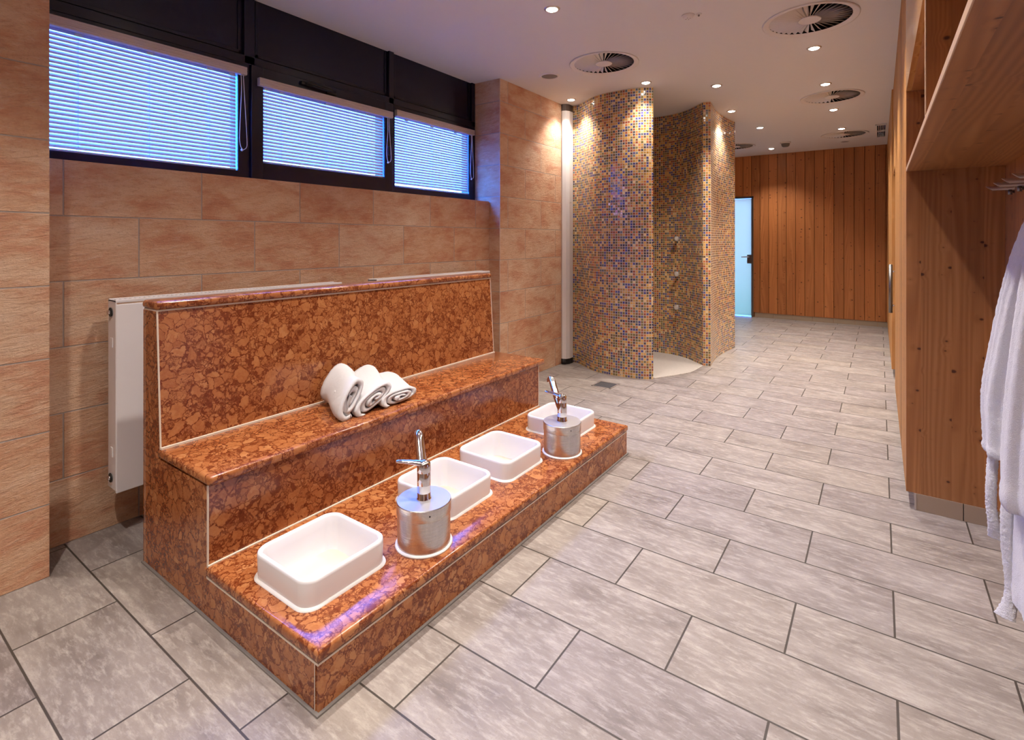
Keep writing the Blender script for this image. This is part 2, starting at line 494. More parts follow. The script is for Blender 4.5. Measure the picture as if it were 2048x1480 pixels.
def mat_slat():
    g = G('blind_slat')
    nz = g.noise(g.coord(), 6, 3)[0]
    df = g.n('BsdfPrincipled', {'Base Color': (.80, .70, .70, 1), 'Roughness': g.mapr(nz, 0.0, 1.0, .3, .4), 'Metallic': .25})
    tl = g.n('BsdfTranslucent', {0: (.75, .72, .74, 1)})
    mx = g.n('MixShader', {0: .05, 1: df.outputs[0], 2: tl.outputs[0]})
    g.L.new(mx.outputs[0], g.out.inputs[0])
    return g.m
M['slat'] = mat_slat()

def mat_emit(name, rgb, s):
    g = G(name)
    nz = g.noise(g.coord(), 30, 2)[0]
    e = g.n('Emission', {'Color': rgb, 'Strength': g.m_('ADD', s, g.m_('MULTIPLY', nz, .01))})
    g.L.new(e.outputs[0], g.out.inputs[0])
    return g.m
M['lamp'] = mat_emit('lamp_glow', (1, .93, .82, 1), 40)

# ------------------------------------------------------------------ the setting
HC = 2.89           # ceiling height
XW = -3.02          # wall under the windows
YR = 3.888          # where the recess ends
YB = 10.10          # far wood wall

def struct(name, bm, mat, label, cat='wall', parent=None):
    o = obj(name, bm, mat, parent)
    if parent is None: tag(o, label, cat, kind='structure')
    return o

bm = B(); box(bm, -3.3, .62, -2.7, 11.2, -.12, 0)
struct('floor', bm, M['floor'], 'floor of long beige stone-look tiles laid in half bond', 'floor')

DIFF = [(-.392, 4.087), (-1.925, 4.08), (-.411, 6.42), (-.409, 8.81), (-1.90, 8.95)]
holes = []
for dx, dy in DIFF:
    holes.append([(dx + .272 * math.cos(2 * PI * k / 48), dy + .272 * math.sin(2 * PI * k / 48)) for k in range(48)])
GX0, GX1, GY0, GY1 = -.045, .078, 8.30, 9.33
holes.append([(GX0 + .012, GY0 + .012), (GX1 - .012, GY0 + .012), (GX1 - .012, GY1 - .012), (GX0 + .012, GY1 - .012)])
bm = slab_with_holes([(-3.3, -2.7), (.62, -2.7), (.62, 10.3), (-3.3, 10.3)], holes, HC + .03, .03)
struct('ceiling', bm, M['plaster'], 'plain white painted ceiling with downlights and round air outlets', 'ceiling')

bm = B(); box(bm, -3.32, -2.775, -2.7, .64, 0, HC)
struct('wall_left_near', bm, M['stone_near'], 'tiled sandstone pier at the left edge of the photo')
bm = B(); box(bm, -3.32, XW, .64, YR, 0, 1.745)
struct('wall_left', bm, M['stone_left'], 'sandstone tiled wall under the strip of windows')
bm = B(); box(bm, -3.32, -2.893, YR, 10.3, 0, HC)
o = struct('wall_left_far', bm, M['stone_pier'], 'sandstone tiled pier between the windows and the shower')
o.data.materials.append(M['stone_x'])
for p in o.data.polygons:
    if p.normal.y < -.9: p.material_index = 1
bm = B(); box(bm, -3.32, .62, -2.82, -2.7, 0, HC)
struct('wall_front', bm, M['plain_wall'], 'plain wall behind the camera')
bm = B(); box(bm, .512, .64, -2.7, 3.36, 0, HC)
struct('wall_right_near', bm, M['plain_wall'], 'plain wall behind the coat niche')

# tile edging strips of the piers
bm = B(); box(bm, -2.8945, -2.8915, YR - .0015, YR + .003, 0, HC)
struct('trim_1', bm, M['rail'], 'thin metal tile edging on the corner of the far pier', 'trim')

# dark transom above the windows
posts = [(.60, .735), (1.655, 1.722), (2.81, 2.862), (3.842, YR)]
bm = B(); box(bm, -3.30, -3.215, .64, YR, 2.47, HC)
for a, b in posts: box(bm, -3.30, -3.19, max(a, .64), b, 2.47, HC, .003)
box(bm, -3.30, -3.19, .64, YR, 2.468, 2.52, .003)
for a, b in ((.735, 1.655), (1.722, 2.81), (2.862, 3.842)):
    box(bm, -3.22, -3.208, a + .012, a + .03, 2.53, HC - .01, .002)
    box(bm, -3.22, -3.208, b - .03, b - .012, 2.53, HC - .01, .002)
    box(bm, -3.22, -3.208, a + .012, b - .012, 2.53, 2.55, .002)
struct('trim_2', bm, M['dark'], 'black lacquered panels between the windows and the ceiling', 'panel')

def window(n, y0, y1, oy0, oy1, z0, z1, oz0, oz1, xf, label):
    t = thing('window_%d' % n, label, 'window', (-3.24, (y0 + y1) / 2, z0), kind='structure')
    bm = B()
    box(bm, -3.29, xf, y0, oy0, z0, z1, .004); box(bm, -3.29, xf, oy1, y1, z0, z1, .004)
    box(bm, -3.29, xf, oy0 - .004, oy1 + .004, z0, oz0, .004); box(bm, -3.29, xf, oy0 - .004, oy1 + .004, oz1, z1, .004)
    obj('frame', bm, M['dark'], t)
    bm = B(); box(bm, -3.262, -3.256, oy0 - .002, oy1 + .002, oz0 - .002, oz1 + .002)
    obj('pane', bm, M['glass'], t)
    return t
W1 = window(1, .64, 1.688, .66, 1.616, 1.745, 2.468, 1.805, 2.405, -3.19, 'leftmost of the three dark-framed windows, fixed, behind a blind')
W2 = window(2, 1.69, 2.836, 1.767, 2.75, 1.745, 2.468, 1.868, 2.36, -3.172, 'middle dark-framed window, an opening sash with a latch on top')
W3 = window(3, 2.838, YR, 2.872, 3.80, 1.745, 2.468, 1.812, 2.405, -3.19, 'rightmost dark-framed window next to the tiled pier')
bm = B()
box(bm, -3.174, -3.150, 2.02, 2.10, 2.425, 2.447, .004)
tube(bm, [(-3.152, 2.05, 2.437), (-3.135, 2.07, 2.437), (-3.132, 2.15, 2.431), (-3.135, 2.27, 2.428)], [.011, .011, .010, .008], 10)
box(bm, -3.174, -3.160, 2.22, 2.30, 2.408, 2.424, .003)
obj('latch', bm, M['black'], W2, True)
bm = B()
box(bm, -3.174, -3.160, 2.775, 2.80, 2.05, 2.12, .004); box(bm, -3.174, -3.158, 2.78, 2.795, 2.23, 2.26, .004)
box(bm, -3.174, -3.155, 1.70, 1.80, 1.7455, 1.757, .003); box(bm, -3.174, -3.155, 2.70, 2.83, 1.7455, 1.757, .003)
obj('hinge', bm, M['dark'], W2)

# ---- venetian blinds
def blind(y0, y1, ry0, ry1, z0, z1, rz0, xf, ladders, pull_y, label):
    t = thing('venetian_blind', label, 'blind', (xf, (y0 + y1) / 2, rz0), group='venetian blinds on the three windows')
    bm = B()
    box(bm, xf + .001, xf + .034, ry0, ry1, rz0, rz0 + .050, .003)
    for k in (.010, .028, .040):
        box(bm, xf + .030, xf + .037, ry0 + .001, ry1 - .001, rz0 + k, rz0 + k + .007, .002)
    obj('head_rail', bm, M['rail'], t)
    xs = xf - .020
    bm = B()
    pitch = .0222; wid = .0245; tilt = -math.radians(67)
    n = int((z1 - z0 - .012) / pitch)
    for i in range(n):
        zc = z1 - .010 - i * pitch
        pr = []
        for k in range(5):
            s = (k / 4 - .5)
            w = s * wid; h = .0022 * (1 - 4 * s * s)
            pr.append((xs + w * math.cos(tilt) - h * math.sin(tilt), zc + w * math.sin(tilt) + h * math.cos(tilt)))
        q = [(a + .0005 * math.sin(tilt), b - .0005 * math.cos(tilt)) for a, b in pr]
        prism(bm, pr + q[::-1], 'Y', y0, y1)
    obj('slats', bm, M['slat'], t)
    bm = B(); box(bm, xs - .010, xs + .010, y0, y1, z0, z0 + .010, .002)
    obj('bottom_rail', bm, M['slat'], t)
    for ly in ladders:
        bm = B()
        for dx in (.0105, -.0105): tube(bm, [(xs + dx, ly, z0 + .004), (xs + dx, ly, rz0 + .004)], .0011, 6)
        obj('ladder_cord', bm, M['cord'], t)
        bm = B(); box(bm, xs + .004, xs + .016, ly - .016, ly + .016, rz0 - .012, rz0 + .002, .002)
        obj('ladder_clip', bm, M['cord'], t)
    if pull_y:
        py, pz = pull_y
        bm = B()
        pts = catmull([(xf + .018, py, rz0 + .004), (xf + .016, py + .004, rz0 - .10), (xf + .014, py - .006, pz + .10), (xf + .014, py - .002, pz + .03), (xf + .014, py + .012, pz)], 8)
        tube(bm, pts, .0021, 8)
        pts = catmull([(xf + .018, py + .014, rz0 + .004), (xf + .016, py + .022, rz0 - .12), (xf + .014, py + .038, pz + .08), (xf + .014, py + .036, pz + .02), (xf + .014, py + .012, pz)], 8)
        tube(bm, pts, .0021, 8)
        c = obj('pull_cord', bm, M['cord'], t, True)
        bm = B(); bmesh.ops.create_uvsphere(bm, u_segments=12, v_segments=8, radius=.008)
        bm.transform(Matrix.Translation((xf + .014, py + .008, pz)))
        obj('cord_bead', bm, M['cord'], c, True)
    return t
blind(.665, 1.610, .665, 1.656, 1.806, 2.398, 2.387, -3.19, (.846, 1.15, 1.455, 1.583), (1.625, 1.93), 'lowered white slatted blind of the leftmost window')
blind(1.772, 2.745, 1.724, 2.808, 1.870, 2.352, 2.342, -3.172, (1.79, 1.892, 2.235, 2.583), (2.764, 1.99), 'lowered white slatted blind of the middle opening window')
blind(2.876, 3.795, 2.864, 3.842, 1.814, 2.392, 2.378, -3.19, (3.004, 3.306, 3.615), (3.808, 1.96), 'lowered white slatted blind of the window beside the tiled pier')

# ---- mosaic shower walls
def mosaic_wall(name, segs, label, caps=True):
    """segs: list of point lists; sharp corners between lists; closed outline"""
    pts = []
    for s in segs:
        c = catmull([(p[0], p[1], 0) for p in s], 10) if len(s) > 2 else [Vector((p[0], p[1], 0)) for p in s]
        pts.append(c)
    bm = B()
    uvl = bm.loops.layers.uv.new('UVMap')
    u = 0.0
    ring = []
    for c in pts:
        prev = None
        for p in c:
            vb, vt = bm.verts.new((p.x, p.y, 0)), bm.verts.new((p.x, p.y, HC))
            if prev is not None:
                q, wb, wt = prev
                du = (p - q).length
                f = bm.faces.new((wb, vb, vt, wt))
                for lp, uv in zip(f.loops, ((u, 0), (u + du, 0), (u + du, HC), (u, HC))): lp[uvl].uv = uv
                f.smooth = len(c) > 2
                u += du
            prev = (p, vb, vt)
        u = math.ceil(u / .0262) * .0262
    bmesh.ops.remove_doubles(bm, verts=bm.verts, dist=1e-5)
    me = bpy.data.meshes.new(name)
    bmesh.ops.recalc_face_normals(bm, faces=bm.faces)
    bm.to_mesh(me); bm.free()
    o = bpy.data.objects.new(name, me); me.materials.append(M['mosaic']); link(o)
    # sharp vertical edges at corners
    b2 = bmesh.new(); b2.from_mesh(me)
    for e in b2.edges:
        if len(e.link_faces) == 2 and e.calc_face_angle(0) > math.radians(40): e.smooth = False
    b2.to_mesh(me); b2.free()
    return tag(o, label, 'wall', kind='structure')

out1 = [(-2.90, 5.174), (-2.81, 5.172), (-2.735, 5.152), (-2.63, 5.076), (-2.47, 4.962), (-2.33, 4.915), (-2.16, 4.90), (-2.0, 4.912), (-1.89, 4.945), (-1.826, 4.995)]
in1 = [(-1.868, 5.058), (-2.0, 5.0), (-2.16, 4.99), (-2.31, 5.0), (-2.43, 5.045), (-2.58, 5.155), (-2.70, 5.235), (-2.90, 5.262)]
mosaic_wall('wall_shower_near', [out1, [out1[-1], in1[0]], in1, [in1[-1], out1[0]]], 'curling mosaic shower wall beside the white casing')
in2 = [(-2.90, 6.05), (-2.62, 6.20), (-2.24, 6.225), (-2.015, 6.20), (-1.84, 6.105), (-1.69, 5.966), (-1.578, 5.852)]
out2 = [(-1.502, 5.878), (-1.515, 5.98), (-1.535, 6.12), (-1.553, 6.36), (-1.552, 6.61), (-1.536, 6.84), (-1.508, 7.06)]
end2 = [(-1.60, 7.09), (-1.66, 6.85), (-1.70, 6.5), (-2.0, 6.38), (-2.4, 6.36), (-2.90, 6.36)]
mosaic_wall('wall_shower_far', [in2, [in2[-1], out2[0]], out2, [out2[-1], end2[0]], end2, [end2[-1], in2[0]]], 'far curling mosaic shower wall that carries the body jets')
# mosaic lining on the wall at the back of the shower
def lining(y0, y1):
    bm = B(); uvl = bm.loops.layers.uv.new('UVMap')
    box(bm, -2.893, -2.888, y0, y1, 0, HC)
    for f in bm.faces:
        for lp in f.loops: lp[uvl].uv = (lp.vert.co.y, lp.vert.co.z)
    me = bpy.data.meshes.new('wall_shower_back'); bmesh.ops.recalc_face_normals(bm, faces=bm.faces); bm.to_mesh(me); bm.free()
    o = bpy.data.objects.new('wall_shower_back', me); me.materials.append(M['mosaic']); link(o)
    tag(o, 'mosaic lining at the back of the shower', 'wall', kind='structure')
lining(5.262, 6.055)

# shower floor
ent = catmull([(p[0], p[1], 0) for p in [(-1.578, 5.83), (-1.60, 5.516), (-1.662, 5.35), (-1.826, 5.044)]], 8)
poly = [(-2.888, 5.27)] + [(p.x, p.y) for p in reversed(catmull([(a, b, 0) for a, b in in1[:-1]], 6))] + [(p.x, p.y) for p in reversed(ent)] + [(p.x, p.y) for p in reversed(catmull([(a, b, 0) for a, b in in2[1:]], 6))] + [(-2.888, 6.07)]
bm = slab_with_holes(poly, [], .0025, .0025)
struct('floor_shower', bm, M['pebble'], 'pale small-stone mosaic floor inside the curved shower', 'floor')

# ---- far wood wall
bm = B()
x = -2.159 - 4 * .1402
DX0, DX1, DZ = -2.70, -1.845, 2.165
while x < .10:
    x1 = min(x + .1402, .112)
    c = .006
    z0 = .085
    if x1 <= DX1 + .01 and x1 > DX0: z0 = DZ
    if x < DX1 < x1 - .01:
        prism(bm, [(x, YB + .02), (x, YB + c), (x + c, YB), (DX1, YB), (DX1, YB + .02)], 'Z', DZ, HC)
        prism(bm, [(DX1, YB + .02), (DX1, YB), (x1 - c, YB), (x1, YB + c), (x1, YB + .02)], 'Z', z0, HC)
    else:
        prism(bm, [(x, YB + .02), (x, YB + c), (x + c, YB), (x1 - c, YB), (x1, YB + c), (x1, YB + .02)], 'Z', z0, HC)
    x = x1
    if x >= .112: break
box(bm, -3.3, DX0, YB + .02, YB + .10, .0, HC); box(bm, DX1, .20, YB + .02, YB + .10, .0, HC); box(bm, DX0, DX1, YB + .02, YB + .10, DZ, HC)
struct('wall_back', bm, M['wood_back'], 'wall of vertical orange spruce boards at the far end')
bm = B()
xx = DX1 + .02
while xx < .11:
    box(bm, xx + .0015, min(xx + .30, .125) - .0015, YB + .008, YB + .021, 0, .085, .001)
    xx += .30
struct('baseboard_back', bm, M['tilebase'], 'tiled skirting under the far wood wall', 'baseboard')

d1 = thing('door_1', 'frosted glass door glowing blue in the far wood wall', 'door', ((DX0 + DX1) / 2, YB, 0), kind='structure')
bm = B()
box(bm, DX1 - .034, DX1, YB - .012, YB + .10, 0, DZ, .003); box(bm, DX0, DX0 + .034, YB - .012, YB + .10, 0, DZ, .003)
box(bm, DX0, DX1, YB - .012, YB + .10, DZ - .034, DZ, .003)
obj('door_frame', bm, M['steel_dark'], d1)
bm = B(); box(bm, DX0 + .036, DX1 - .036, YB + .05, YB + .06, .012, DZ - .036, .001)
obj('glass_leaf', bm, M['frost'], d1)
bm = B(); box(bm, DX1 - .115, DX1 - .036, YB + .036, YB + .05, .955, 1.115, .006)
lk = obj('lock_case', bm, M['steel_dark'], d1)
bm = B(); tube(bm, [(DX1 - .075, YB + .04, 1.075), (DX1 - .075, YB - .012, 1.075), (DX1 - .085, YB - .022, 1.075), (DX1 - .20, YB - .022, 1.072)], .011, 12)
obj('door_handle', bm, M['chrome'], lk, True)

# ---- right wood wall with a recessed door
def planks_y(bm, xface, xback, y0, y1, z0, z1, pitch, c=.003):
    y = y0
    while y < y1 - 1e-4:
        e = min(y + pitch, y1)
        prism(bm, [(xback, y), (xface + c, y), (xface, y + c), (xface, e - c), (xface + c, e), (xback, e)], 'Z', z0, z1)
        y = e
bm = B()
planks_y(bm, .112, .17, 3.392, 5.67, .085, HC, .30)
planks_y(bm, .112, .17, 5.67, 6.45, 2.035, HC, .30)
planks_y(bm, .100, .17, 6.45, YB + .02, .085, HC, .30)
box(bm, .17, .64, 3.392, YB + .1, 0, HC)
struct('wall_right', bm, M['wood_right'], 'long pine boarded wall on the right beyond the coat niche')
d2 = thing('door_2', 'pine door with a long dark pull bar in the right-hand wall', 'door', (.13, 6.06, 0), kind='structure')
bm = B(); planks_y(bm, .128, .165, 5.674, 6.446, .012, 2.031, .193)
obj('door_leaf', bm, M['wood_right'], d2)
hd = bm = B(); tube(bm, [(.088, 6.25, .672), (.088, 6.25, 1.142)], .0165, 16)
hd = obj('door_handle', bm, M['steel_dark'], d2, True)
for zz in (.745, 1.075):
    bm = B(); tube(bm, [(.10, 6.25, zz), (.129, 6.25, zz)], .008, 10)
    obj('standoff', bm, M['chrome'], hd, True)
bm = B()
yy = 3.362
while yy < 5.66:
    box(bm, .150, .169, yy + .0015, min(yy + .30, 5.67) - .0015, 0, .085, .001); yy += .30
yy = 6.45
while yy < YB:
    box(bm, .150, .169, yy + .0015, min(yy + .30, YB) - .0015, 0, .085, .001); yy += .30
struct('baseboard_right', bm, M['tilebase'], 'recessed tiled skirting under the right-hand pine wall', 'baseboard')

# ------------------------------------------------------------------ coat niche (open pine wardrobe)
YN = 3.36; XN0, XN1 = .112, .487; YE = .30
nc = thing('coat_niche', 'open pine coat niche with hooks and a high shelf on the right', 'wardrobe', (.30, 1.8, 0))
bm = B(); box(bm, XN0, XN1, YN, YN + .03, .085, 2.145, .0015)
obj('side_panel', bm, M['wood_x'], nc)
bm = B(); box(bm, XN0, XN1, YE - .03, YE, .0, 2.145, .0015)
obj('side_panel', bm, M['wood_x'], nc)
bm = B(); box(bm, XN1, XN1 + .022, YE, YN + .03, .085, HC - .002)
obj('back_panel', bm, M['wood_y'], nc)
bm = B(); box(bm, XN0 + .002, XN1, YE, YN, 1.733, 1.753, .001)
sh = obj('shelf', bm, M['wood_shelf'], nc)
bm = B(); box(bm, XN0, XN0 + .003, YE, YN, 1.733, 1.753, .001)
obj('edge_band', bm, M['wood_edge'], sh, label='pale front edge strip of the shelf')
bm = B(); box(bm, XN0 + .003, XN1, 1.99, 2.01, 1.753, 2.145, .001)
dv = obj('divider', bm, M['wood_x'], nc)
bm = B(); box(bm, XN0, XN0 + .003, 1.99, 2.01, 1.753, 2.145, .001)
obj('edge_band', bm, M['wood_edge'], dv, label='pale front edge strip of the divider')
bm = B(); box(bm, XN0 + .022, XN1, YE - .03, YN + .03, 2.145, 2.165, .001)
obj('top_board', bm, M['wood_shelf'], nc)
bm = B(); box(bm, XN0, XN0 + .022, YE - .03, YN + .03, 2.145, HC - .002, .001)
obj('fascia', bm, M['wood_fascia'], nc, label='glossy fascia board above the open compartments')
bm = B()
xx = .152
for a, b in ((.154, .335), (.338, XN1)): box(bm, a, b, YN - .002, YN + .028, 0, .085, .001)
struct('baseboard_niche', bm, M['tilebase'], 'tiled skirting under the pine side panel of the coat niche', 'baseboard')
bm = B(); box(bm, XN1, XN1 + .02, YE, YN - .003, 0, .085, .001)
struct('baseboard_niche_back', bm, M['tilebase'], 'tiled skirting along the back of the coat niche', 'baseboard')
bm = B(); box(bm, .146, .154, YN - .004, YN + .004, 0, .085, .001)
struct('trim_3', bm, M['alu'], 'metal corner strip on the skirting of the coat niche', 'trim')

# hooks
def make_hook():
    t = thing('coat_hook', 'x', 'hook', (0, 0, 0))
    bm = B()
    rg = []
    for k in range(16):
        a = 2 * PI * k / 16
        rg.append((0.010 * math.cos(a), 0.010 * math.sin(a)))
    tip = [(-.083 - .012 * (q[1] / .010), q[0], q[1]) for q in rg]
    rings = [[(0.0, q[0], q[1]) for q in rg], tip]
    loft(bm, rings)
    obj('rod', bm, M['alu'], t, local=True)
    bm = B(); tube(bm, [(-.014, 0, -.008), (-.014, 0, -.030)], .0075, 12); tube(bm, [(0, 0, -.018), (-.014, 0, -.018)], .006, 10)
    obj('peg', bm, M['steel_dark'], t, True, local=True)
    return t
def copy_tree(o, parent=None):
    c = o.copy(); COL.objects.link(c); ORG[c.name] = Vector(c.location)
    if parent is not None: c.parent = parent
    for ch in list(o.children): copy_tree(ch, c)
    return c
HOOKS = [(3.16, 'steel coat hook nearest the pine side panel'), (2.97, 'steel coat hook second from the pine side panel'),
         (2.785, 'steel coat hook third from the pine side panel'), (2.59, 'steel coat hook fourth from the pine side panel, closest to the bathrobe'),
         (2.13, 'steel coat hook the white bathrobe hangs from')]
hk = make_hook()
for i, (hy, lb) in enumerate(HOOKS):
    h = hk if i == 0 else copy_tree(hk)
    h.location = (XN1, hy, 1.612); tag(h, lb, 'hook', 'coat hooks on the back of the niche')

# ------------------------------------------------------------------ bathrobe
RX, RY = .385, 2.13
rb = thing('bathrobe', 'white terry bathrobe hanging in the coat niche with its belt dangling', 'bathrobe', (RX, RY, .25))
def fuzz(bm, amp, f=60.0):
    bm.normal_update()
    for v in bm.verts:
        n = noise.noise(v.co * f) + .6 * noise.noise(v.co * f * 2.7)
        v.co = v.co + v.normal * n * amp
def sleeve_rings(path, rx, ry, seg=40, nf=5, amp=.12, ph=0.0):
    rings = []
    for i, (p, a, b) in enumerate(zip(path, rx, ry)):
        t = i / (len(path) - 1)
        ring = []
        for k in range(seg):
            th = 2 * PI * k / seg
            w = 1 + amp * t * math.sin(nf * th + ph + 1.2 * t) + .05 * math.sin(11 * th + 3 * t + ph)
            ring.append((p[0] + a * w * math.cos(th), p[1] + b * w * math.sin(th), p[2]))
        rings.append(ring)
    return rings
# body
zs = [1.595, 1.57, 1.52, 1.44, 1.34, 1.22, 1.08, .94, .80, .66, .52, .40, .31, .275]
hy = [.012, .028, .055, .09, .13, .165, .19, .205, .215, .222, .23, .235, .238, .236]
hx = [.010, .018, .028, .038, .046, .050, .053, .055, .057, .058, .060, .062, .063, .062]
rings = []
for i in range((len(zs) - 1) * 6 + 1):
    k, f = divmod(i, 6); f /= 6
    g2 = lambda L: L[k] if f == 0 else L[k] * (1 - f) + L[k + 1] * f
    z, a, b = g2(zs), g2(hx), g2(hy)
    t = (1.595 - z) / 1.3
    ring = []
    for q in range(128):
        th = 2 * PI * q / 128
        w = 1 + t * (.14 * math.sin(7 * th + .6 * math.sin(5 * t)) + .10 * math.sin(11 * th + 2 * t) + .03 * math.sin(19 * th - 3 * t))
        x = min(RX + .018 + a * w * math.cos(th), XN1 - .008)
        ring.append((x, RY - .02 + b * w * math.sin(th), z))
    rings.append(ring)
bm = B(); loft(bm, rings); bmesh.ops.subdivide_edges(bm, edges=bm.edges[:], cuts=1, use_grid_fill=True); fuzz(bm, .0018, 150)
for v in bm.verts: v.co.x = min(v.co.x, XN1 - .003)
obj('robe_body', bm, M['terry_robe'], rb, True)
# the two sleeves hang in front of the body
def sleeve(path, rx, ry, ph, amp):
    P = catmull(path, 9); n = len(P)
    ip = lambda L: [L[0] + (L[1] - L[0]) * min(1, i / (n * .55)) for i in range(n)]
    RA, RB = ip(rx), ip(ry)
    for j, e in ((-1, .90), (-2, 1.0), (-3, 1.05), (-4, 1.06), (-5, 1.04)): RA[j] *= e; RB[j] *= e      # rolled hem of the cuff
    bm = B(); loft(bm, sleeve_rings(P, RA, RB, seg=56, ph=ph, amp=amp))
    bmesh.ops.subdivide_edges(bm, edges=bm.edges[:], cuts=1, use_grid_fill=True); fuzz(bm, .0019, 150)
    for v in bm.verts: v.co.x = min(v.co.x, XN1 - .003)
    return obj('sleeve', bm, M['terry_robe'], rb, True)
sleeve([(.402, 2.115, 1.46), (.387, 2.215, 1.34), (.373, 2.297, 1.18), (.358, 2.345, 1.0), (.346, 2.368, .85), (.349, 2.368, .74), (.353, 2.363, .655)], (.045, .060), (.050, .064), .4, .16)
sleeve([(.402, 2.05, 1.46), (.385, 2.045, 1.32), (.372, 2.075, 1.12), (.364, 2.10, .92), (.358, 2.11, .75), (.360, 2.11, .585)], (.045, .060), (.055, .078), 2.1, .14)
def belt_end(pts, w0, w1):
    P = catmull(pts, 10); n = len(P); bm = B(); rings = []
    for i, p in enumerate(P):
        t = i / (n - 1); w = w0 + (w1 - w0) * max(0, (t - .75) / .25) ** 1.2
        ring = []
        tw = -.55 + .5 * math.sin(3 * t)
        for k in range(16):
            th = 2 * PI * k / 16
            a, b = w * math.cos(th), .011 * math.sin(th)
            ring.append((p.x + a * math.cos(tw) - b * math.sin(tw), p.y + a * math.sin(tw) + b * math.cos(tw), p.z))
        rings.append(ring)
    loft(bm, rings)
    bmesh.ops.subdivide_edges(bm, edges=bm.edges[:], cuts=2, use_grid_fill=True); fuzz(bm, .0020, 150)
    obj('belt', bm, M['terry_robe'], rb, True)
belt_end([(.330, 2.395, .74), (.320, 2.415, .64), (.313, 2.405, .54), (.314, 2.408, .46), (.320, 2.41, .405), (.329, 2.425, .352)], .015, .025)
belt_end([(.336, 2.215, .68), (.324, 2.205, .54), (.325, 2.205, .43), (.333, 2.205, .32), (.330, 2.20, .265), (.316, 2.19, .215)], .016, .026)

# ------------------------------------------------------------------ marble bench
BX0, BX1, BY0, BY1 = -2.576, -1.33, .904, 3.162
SZ = .186      # step top
bench = thing('marble_bench', 'red-brown marble foot bath bench with seat, backrest and step', 'bench', (-1.95, 2.03, 0))
JN = []        # grout lines
# side panels (stepped outline)
side = [(BX0 + .012, 0), (BX1 - .012, 0), (BX1 - .012, .142), (-2.005, .142), (-2.005, .478), (-2.42, .478), (-2.42, .515), (-2.452, 1.083), (BX0 + .012, 1.083)]
for y0, y1 in ((BY0, BY0 + .015), (BY1 - .015, BY1)):
    bm = B(); prism(bm, side, 'Y', y0, y1); obj('side_panel', bm, M['marble'], bench)
bm = B(); box(bm, BX0, BX0 + .014, BY0 - .001, BY1 + .001, 0, 1.083); obj('rear_panel', bm, M['marble'], bench)
bm = B(); prism(bm, [(-2.46, .53), (-2.425, .515), (-2.409, .515), (-2.444, 1.083), (-2.462, 1.083)], 'Y', BY0 + .004, BY1 - .004)
obj('backrest_panel', bm, M['marble'], bench)
bm = B(); box(bm, BX0 - .006, -2.432, BY0 - .006, BY1 + .006, 1.089, 1.124, .014, 4)
auto_smooth(obj('backrest_cap', bm, M['marble'], bench))
bm = B(); box(bm, -2.43, -1.978, BY0 - .004, BY1 + .045, .482, .519, .012, 4)
auto_smooth(obj('seat_slab', bm, M['marble'], bench))
bm = B(); box(bm, -2.022, -2.006, BY0 + .004, BY1 - .004, .186, .482); obj('riser_panel', bm, M['marble'], bench)
bm = B(); box(bm, BX1 - .016, BX1 - .001, BY0 + .002, BY1 - .002, 0, .142); obj('step_front_panel', bm, M['marble'], bench)
# step slab with the four openings
BAS = [(-1.822, -1.487, .968, 1.312), (-1.828, -1.487, 1.630, 1.963), (-1.826, -1.487, 2.062, 2.408), (-1.828, -1.487, 2.712, 3.052)]
hl = [rrect(a + .005, b - .005, c + .005, d - .005, .05)[::-1] for a, b, c, d in BAS]
bm = slab_with_holes([(-2.02, BY0 - .004), (BX1 + .004, BY0 - .004), (BX1 + .004, BY1 + .004), (-2.02, BY1 + .004)], hl, (.148 + SZ) / 2, (SZ - .148) / 2, .012)
auto_smooth(obj('step_slab', bm, M['marble'], bench))
bm = B()   # pale grout lines
box(bm, BX0 + .002, -2.440, BY0 + .0005, BY1 - .0005, 1.0825, 1.0895)               # under the cap
box(bm, -2.425, -2.3985, BY0 + .001, BY1 - .001, .5185, .527)                           # seat against backrest
box(bm, -2.016, -1.998, BY0 + .001, BY1 - .001, .1855, .190)                            # step against riser
box(bm, -2.01, BX1 - .0005, BY0 - .0005, BY1 + .0005, .1415, .1485)                     # under the step slab
for yy in (BY0 - .0008, BY1 + .0008):
    s = 1 if yy < 2 else -1
    a, b = sorted((yy, yy + s * .006))
    box(bm, BX1 - .0175, BX1 - .0145, a, b, 0, .142)
    box(bm, -2.0065, -2.0025, a, b, .142, .482)
    box(bm, BX0 + .012, BX0 + .0145, a, b, 0, 1.083)
    prism(bm, [(-2.4125, .519), (-2.4085, .519), (-2.443, 1.083), (-2.4475, 1.083)], 'Y', a, b)
obj('grout_joint', bm, M['grout'], bench)
bm = B(); box(bm, BX0 - .004, BX1 + .009, BY0 - .009, BY1 + .009, -.004, .006, .001)
obj('base_joint', bm, M['greygrout'], bench)

